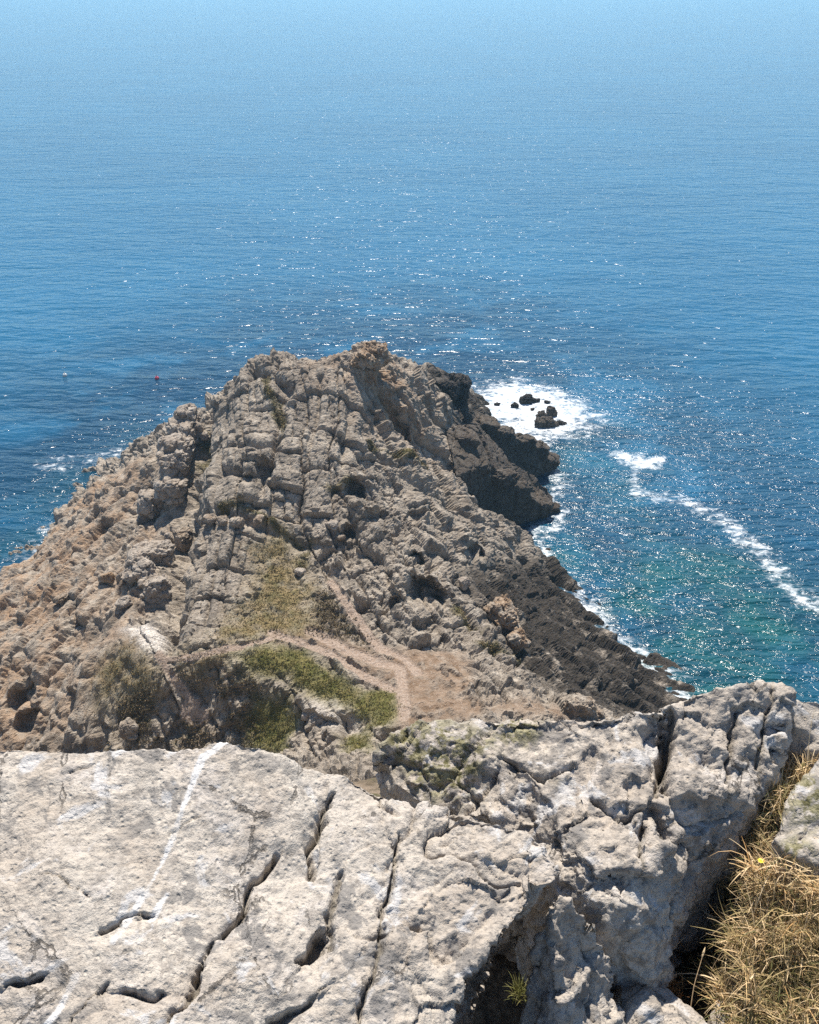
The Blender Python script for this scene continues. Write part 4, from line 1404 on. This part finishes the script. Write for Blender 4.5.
# soil of the cliff top under and around the rocks
def clifftop():
    xs = np.arange(-3.4, 4.0, 0.05)
    ys = np.arange(-2.5, 3.6, 0.05)
    X, Y = np.meshgrid(xs, ys)
    xy = np.column_stack([X.ravel(), Y.ravel()])
    z = H - 2.62 + 0.25 * sstep(1.0, -1.0, xy[:, 1]) - 0.9 * sstep(2.5, 3.5, xy[:, 1]) + 0.05 * fbm(np.column_stack([xy * 2.5, np.zeros(len(xy))]), 4, 160)
    # bank the grass grows on
    a, b, c = PR(750, 832, -2.15), PR(805, 900, -2.20), PR(770, 992, -2.34)
    nn = np.cross(b - a, c - a)
    bank = a[2] - (nn[0] * (xy[:, 0] - a[0]) + nn[1] * (xy[:, 1] - a[1])) / nn[2] + 0.03 * fbm(np.column_stack([xy * 6, np.zeros(len(xy))]), 3, 161)
    t = sstep(0.03, -0.10, poly_sd(xy, GPOLY))
    z = z * (1 - t) + np.clip(bank, H - 2.5, H - 2.09) * t
    nx, ny = len(xs), len(ys)
    i = np.arange(nx * ny).reshape(ny, nx)
    q = np.stack([i[:-1, :-1], i[:-1, 1:], i[1:, 1:], i[1:, :-1]], -1).reshape(-1, 4)
    return np.column_stack([xy, z]), q


cco, cq = clifftop()
me = mesh_from('clifftop_ground', cco, cq)
N = NT('clifftop_soil')
N.L(N.mix(N.ramp(N.noise(30, 5, 0.65), 0.4, 0.65), (0.05, 0.038, 0.024), (0.16, 0.12, 0.075)), N.b.inputs['Base Color'])
N.b.inputs['Roughness'].default_value = 0.95
N.L(N.bump(N.noise(60, 4, 0.6), 0.8, 0.02), N.b.inputs['Normal'])
tag(add_obj('ground', me, N.m), 'dark soil of the cliff top between the rocks', kind='structure')
_cxy = cco[:, :2]


def soil_z(x, y):
    ix = np.clip(np.round((x + 3.4) / 0.05).astype(int), 0, len(np.arange(-3.4, 4.0, 0.05)) - 1)
    iy = np.clip(np.round((y + 2.5) / 0.05).astype(int), 0, len(np.arange(-2.5, 3.6, 0.05)) - 1)
    return cco[iy * len(np.arange(-3.4, 4.0, 0.05)) + ix, 2]


# ------------------------------------------------------------------ dry grass in the cleft
def blades(name, base, length, lean, az, width, curl, mat, tint, seg=5):
    n = len(base)
    t = np.linspace(0, 1, seg + 1)
    d = np.column_stack([np.cos(az), np.sin(az)])
    pts = np.zeros((n, seg + 1, 3))
    pts[:, 0] = base
    ang = lean.copy()
    for k in range(seg):
        st = length / seg
        pts[:, k + 1, :2] = pts[:, k, :2] + d * (np.sin(ang) * st)[:, None]
        pts[:, k + 1, 2] = pts[:, k, 2] + np.cos(ang) * st
        ang = ang + curl / seg
    side = np.column_stack([-d[:, 1], d[:, 0], np.zeros(n)])
    wv = width[:, None] * (1 - t ** 2 * 0.85)[None]
    a = pts + side[:, None] * wv[..., None] * 0.5
    b = pts - side[:, None] * wv[..., None] * 0.5
    co = np.stack([a, b], 2).reshape(n, -1, 3)
    nv = (seg + 1) * 2
    k = np.arange(n)[:, None] * nv
    fs = [k + np.array([[2 * j, 2 * j + 1, 2 * j + 3, 2 * j + 2]]) for j in range(seg)]
    me = mesh_from(name, co.reshape(-1, 3), np.concatenate(fs), True)
    attr(me, 'tint', np.repeat(tint, nv))
    return add_obj(name, me, mat), pts


def straw_mat(name, ramp_cols):
    N = NT(name)
    r = N.n('ShaderNodeValToRGB')
    N.L(N.at('tint'), r.inputs[0])
    els = r.color_ramp.elements
    while len(els) < len(ramp_cols):
        els.new(0.5)
    for k, c in enumerate(ramp_cols):
        els[k].position = k / (len(ramp_cols) - 1)
        els[k].color = (*c, 1)
    N.L(r.outputs[0], N.b.inputs['Base Color'])
    N.b.inputs['Roughness'].default_value = 0.65
    N.b.inputs['Specular IOR Level'].default_value = 0.25
    tr = N.n('ShaderNodeBsdfTranslucent')
    N.L(r.outputs[0], tr.inputs[0])
    mx = N.n('ShaderNodeMixShader')
    mx.inputs[0].default_value = 0.25
    N.L(N.b.outputs[0], mx.inputs[1])
    N.L(tr.outputs[0], mx.inputs[2])
    N.L(mx.outputs[0], N.out.inputs[0])
    return N.m


STRAW = straw_mat('dry_grass_straw', [(0.10, 0.11, 0.035), (0.27, 0.225, 0.09), (0.60, 0.42, 0.21), (0.82, 0.64, 0.40), (0.54, 0.31, 0.12)])
r = np.random.default_rng(21)
lo, hi = GPOLY[:, :2].min(0), GPOLY[:, :2].max(0)
cand = r.uniform(lo, hi, (110000, 2))
sd = poly_sd(cand, GPOLY)
keep = (sd < 0) & (poly_sd(cand, C_out) > 0.012) & (r.uniform(0, 1, len(cand)) < np.clip(-sd / 0.05, 0.15, 1))
cand = cand[keep][:20000]
n = len(cand)
dens = fbm(np.column_stack([cand * 9, np.zeros(n)]), 3, 170)
base = np.column_stack([cand, soil_z(cand[:, 0], cand[:, 1]) - 0.01 + r.uniform(0, 0.13, n) * np.clip(0.45 + 1.3 * dens, 0, 1)])
clump_az = 2.0 * PI * (0.5 + fbm(np.column_stack([cand * 5, np.full(n, 3.0)]), 2, 171))
o, _ = blades('dry_grass', base, r.uniform(0.03, 0.10, n) * (1 + 0.9 * (r.uniform(0, 1, n) < 0.07)), np.abs(r.normal(0.95, 0.45, n)), clump_az + r.normal(0, 1.8, n), 0.0007 + 0.0034 * r.uniform(0, 1, n) ** 2.5, r.normal(0.5, 1.6, n), STRAW,
              np.clip(0.45 + 0.45 * dens + r.normal(0, 0.24, n), 0, 1))
tag(o, 'matted straw coloured dry grass filling the cleft at lower right', kind='stuff')

# the small tufts at the mouth of the cleft
def tuft(name, u, v, zr, n, lng, spread, mat, lab, cat, cols=0.5, grp=None):
    c = PR(u, v, zr)
    b = np.column_stack([c[0] + r.normal(0, spread, n), c[1] + r.normal(0, spread, n), np.full(n, c[2])])
    o, _ = blades(name, b, lng * r.uniform(0.5, 1.1, n), np.abs(r.normal(0.4, 0.3, n)), r.uniform(0, 2 * PI, n), r.uniform(0.0012, 0.0026, n), r.normal(0.7, 0.6, n), mat, np.clip(cols + r.normal(0, 0.2, n), 0, 1))
    recentre(o, c)
    return tag(o, lab, cat, grp)


RUST = straw_mat('rusty_grass', [(0.14, 0.06, 0.02), (0.36, 0.17, 0.06), (0.45, 0.30, 0.14)])
GREENB = straw_mat('green_blades', [(0.05, 0.06, 0.012), (0.13, 0.13, 0.035), (0.24, 0.21, 0.09)])
tuft('grass_tuft', 664, 990, -2.47, 260, 0.045, 0.018, RUST, 'small rusty orange grass tuft behind the rounded bottom stone', 'grass tuft', 0.5, 'small tufts in the rock clefts')
tuft('grass_tuft', 716, 985, -2.50, 240, 0.075, 0.022, GREENB, 'small olive green tuft at the shaded left edge of the dry grass', 'grass tuft', 0.6, 'small tufts in the rock clefts')
tuft('grass_tuft', 742, 835, -2.34, 260, 0.16, 0.016, STRAW, 'tall upright straw tuft at the back of the cleft', 'grass tuft', 0.75, 'small tufts in the rock clefts')
tuft('grass_tuft', 520, 995, -2.40, 120, 0.05, 0.012, GREENB, 'tiny green sprig in the black hollow under the overhang', 'grass tuft', 0.5, 'small tufts in the rock clefts')
tuft('grass_tuft', 775, 882, -2.40, 260, 0.10, 0.022, GREENB, 'grey green leafy tuft below the yellow flower', 'grass tuft', 0.75, 'small tufts in the rock clefts')


# single dead stems
def tube(pts, r0, r1, seg=6):
    pts = np.asarray(pts, float)
    co, f = [], []
    n = len(pts)
    for k in range(n):
        t = pts[min(k + 1, n - 1)] - pts[max(k - 1, 0)]
        t /= np.linalg.norm(t)
        a = np.cross(t, [0.3, 1, 0.1])
        a /= np.linalg.norm(a)
        b = np.cross(t, a)
        rr = r0 + (r1 - r0) * k / (n - 1)
        for s in range(seg):
            an = 2 * PI * s / seg
            co.append(pts[k] + rr * (math.cos(an) * a + math.sin(an) * b))
    for k in range(n - 1):
        for s in range(seg):
            f.append((k * seg + s, k * seg + (s + 1) % seg, (k + 1) * seg + (s + 1) % seg, (k + 1) * seg + s))
    return co, f


def spline(ctrl, n=14):
    c = np.asarray(ctrl, float)
    t = np.linspace(0, len(c) - 1, n)
    out = np.column_stack([np.interp(t, np.arange(len(c)), c[:, k]) for k in range(3)])
    for _ in range(3):
        out[1:-1] = 0.5 * out[1:-1] + 0.25 * (out[:-2] + out[2:])
    return out


def simple_mat(name, c1, c2, rough=0.7):
    N = NT(name)
    N.L(N.mix(N.ramp(N.noise(120, 3, 0.6), 0.35, 0.65), c1, c2), N.b.inputs['Base Color'])
    N.b.inputs['Roughness'].default_value = rough
    return N.m


STEM = simple_mat('dead_stem_straw', (0.30, 0.20, 0.11), (0.46, 0.34, 0.20))
SEED = simple_mat('seed_head_husk', (0.36, 0.26, 0.14), (0.52, 0.40, 0.24))


def stem(ctrl, lab, head=True, th=0.0016, branches=()):
    pts = spline([PR(*c) for c in ctrl])
    e = bpy.data.objects.new('dead_stem', None)
    COL.objects.link(e)
    e.location = pts[0]
    tag(e, lab, 'dead stem', 'dead grass stems in the cleft')
    L = lambda co: np.asarray(co) - pts[0]
    co, f = tube(pts, th, th * 0.6)
    add_obj('stalk', mesh_from('stalk', L(co), f), STEM, e)
    for br in branches:
        bp = spline([PR(*c) for c in br], 8)
        co, f = tube(bp, th * 0.8, th * 0.4)
        add_obj('branch', mesh_from('branch', L(co), f), STEM, e)
    if head:
        d = pts[-1] - pts[-2]
        d /= np.linalg.norm(d)
        hp = np.array([pts[-1] + d * s for s in np.linspace(0, 0.030, 7)])
        rad = [0.001, 0.0028, 0.0036, 0.0034, 0.0028, 0.0018, 0.0006]
        co, f = [], []
        for k in range(7):
            c, _ = tube(np.array([hp[k], hp[k] + d * 0.001]), rad[k], rad[k])
            co += c[:6]
        for k in range(6):
            for s in range(6):
                f.append((k * 6 + s, k * 6 + (s + 1) % 6, k * 6 + 6 + (s + 1) % 6, k * 6 + 6 + s))
        add_obj('seed_head', mesh_from('seed_head', L(co), f), SEED, e)
    return e


stem([(690, 1012, -2.45), (694, 985, -2.40), (702, 958, -2.36)], 'short pale stem with a seed head rising from behind the bottom stones')
stem([(660, 986, -2.46), (661, 965, -2.41), (669, 952, -2.38), (684, 938, -2.36)], 'forked pinkish twig above the rusty tuft', False, 0.0014, [[(661, 965, -2.41), (660, 952, -2.39), (664, 935, -2.37)], [(661, 970, -2.42), (667, 962, -2.41), (671, 955, -2.40)]])
stem([(710, 985, -2.45), (712, 968, -2.40), (722, 952, -2.36)], 'little stem curving over the shaded grass edge', True, 0.0012)
stem([(765, 890, -2.36), (745, 868, -2.28), (728, 866, -2.26), (706, 866, -2.26)], 'stem arching left across the dark cleft', True, 0.0013)
stem([(788, 862, -2.34), (792, 838, -2.22), (797, 818, -2.12), (804, 806, -2.07)], 'tall thin stem standing against the smooth right rock', True, 0.0012)
stem([(778, 880, -2.40), (762, 835, -2.26), (765, 800, -2.16), (764, 786, -2.12)], 'tall stem in the back of the cleft against the dark rock', True, 0.0012)
stem([(735, 928, -2.42), (728, 924, -2.36), (718, 930, -2.34)], 'short bent stem pointing left over the shadow', True, 0.0012)
stem([(800, 905, -2.40), (785, 888, -2.31), (772, 868, -2.27)], 'leaning stem right below the yellow flower', True, 0.0013)

# yellow flower
fc = PR(761, 861, -2.10)
fl = bpy.data.objects.new('flower', None)
COL.objects.link(fl)
fb = PR(765, 905, -2.26)
fl.location = fb
tag(fl, 'small yellow flower blooming in the dry grass', 'flower')
co, f = tube(spline([fb, (fb + fc) / 2 + np.array([0.004, 0, 0]), fc], 8), 0.0010, 0.0008)
add_obj('stalk', mesh_from('stalk', np.asarray(co) - fb, f), simple_mat('flower_stalk', (0.08, 0.10, 0.03), (0.12, 0.14, 0.05)), fl)
YEL = simple_mat('yellow_petal', (0.75, 0.47, 0.01), (0.85, 0.58, 0.02), 0.5)
pet_co, pet_f = [], []
for k in range(16):
    a = 2 * PI * k / 16
    ln = 0.0095 if k % 2 else 0.008
    d = np.array([math.cos(a), math.sin(a), 0.25])
    s = np.array([-math.sin(a), math.cos(a), 0]) * 0.0016
    o0 = len(pet_co)
    top = np.array([0, -0.0, 0.0004 * (k % 2)])
    pet_co += list(fc + top + q for q in (d * 0.0012 - s * .6, d * 0.0012 + s * .6, d * ln * .7 + s, d * ln * .7 - s, d * ln + s * .4 - [0, 0, .0008], d * ln - s * .4 - [0, 0, .0008]))
    pet_f += [(o0, o0 + 1, o0 + 2, o0 + 3), (o0 + 3, o0 + 2, o0 + 4, o0 + 5)]
add_obj('petals', mesh_from('petals', np.asarray(pet_co) - fb, pet_f), YEL, fl)
co, f = lathe([(0.0001, 0.003), (0.0018, 0.0026), (0.0026, 0.0012), (0.0024, 0.0), (0.0008, -0.003)], 10)
add_obj('flower_centre', mesh_from('flower_centre', np.asarray(co) + fc - fb, f), simple_mat('flower_disc', (0.62, 0.33, 0.01), (0.7, 0.42, 0.01)), fl)
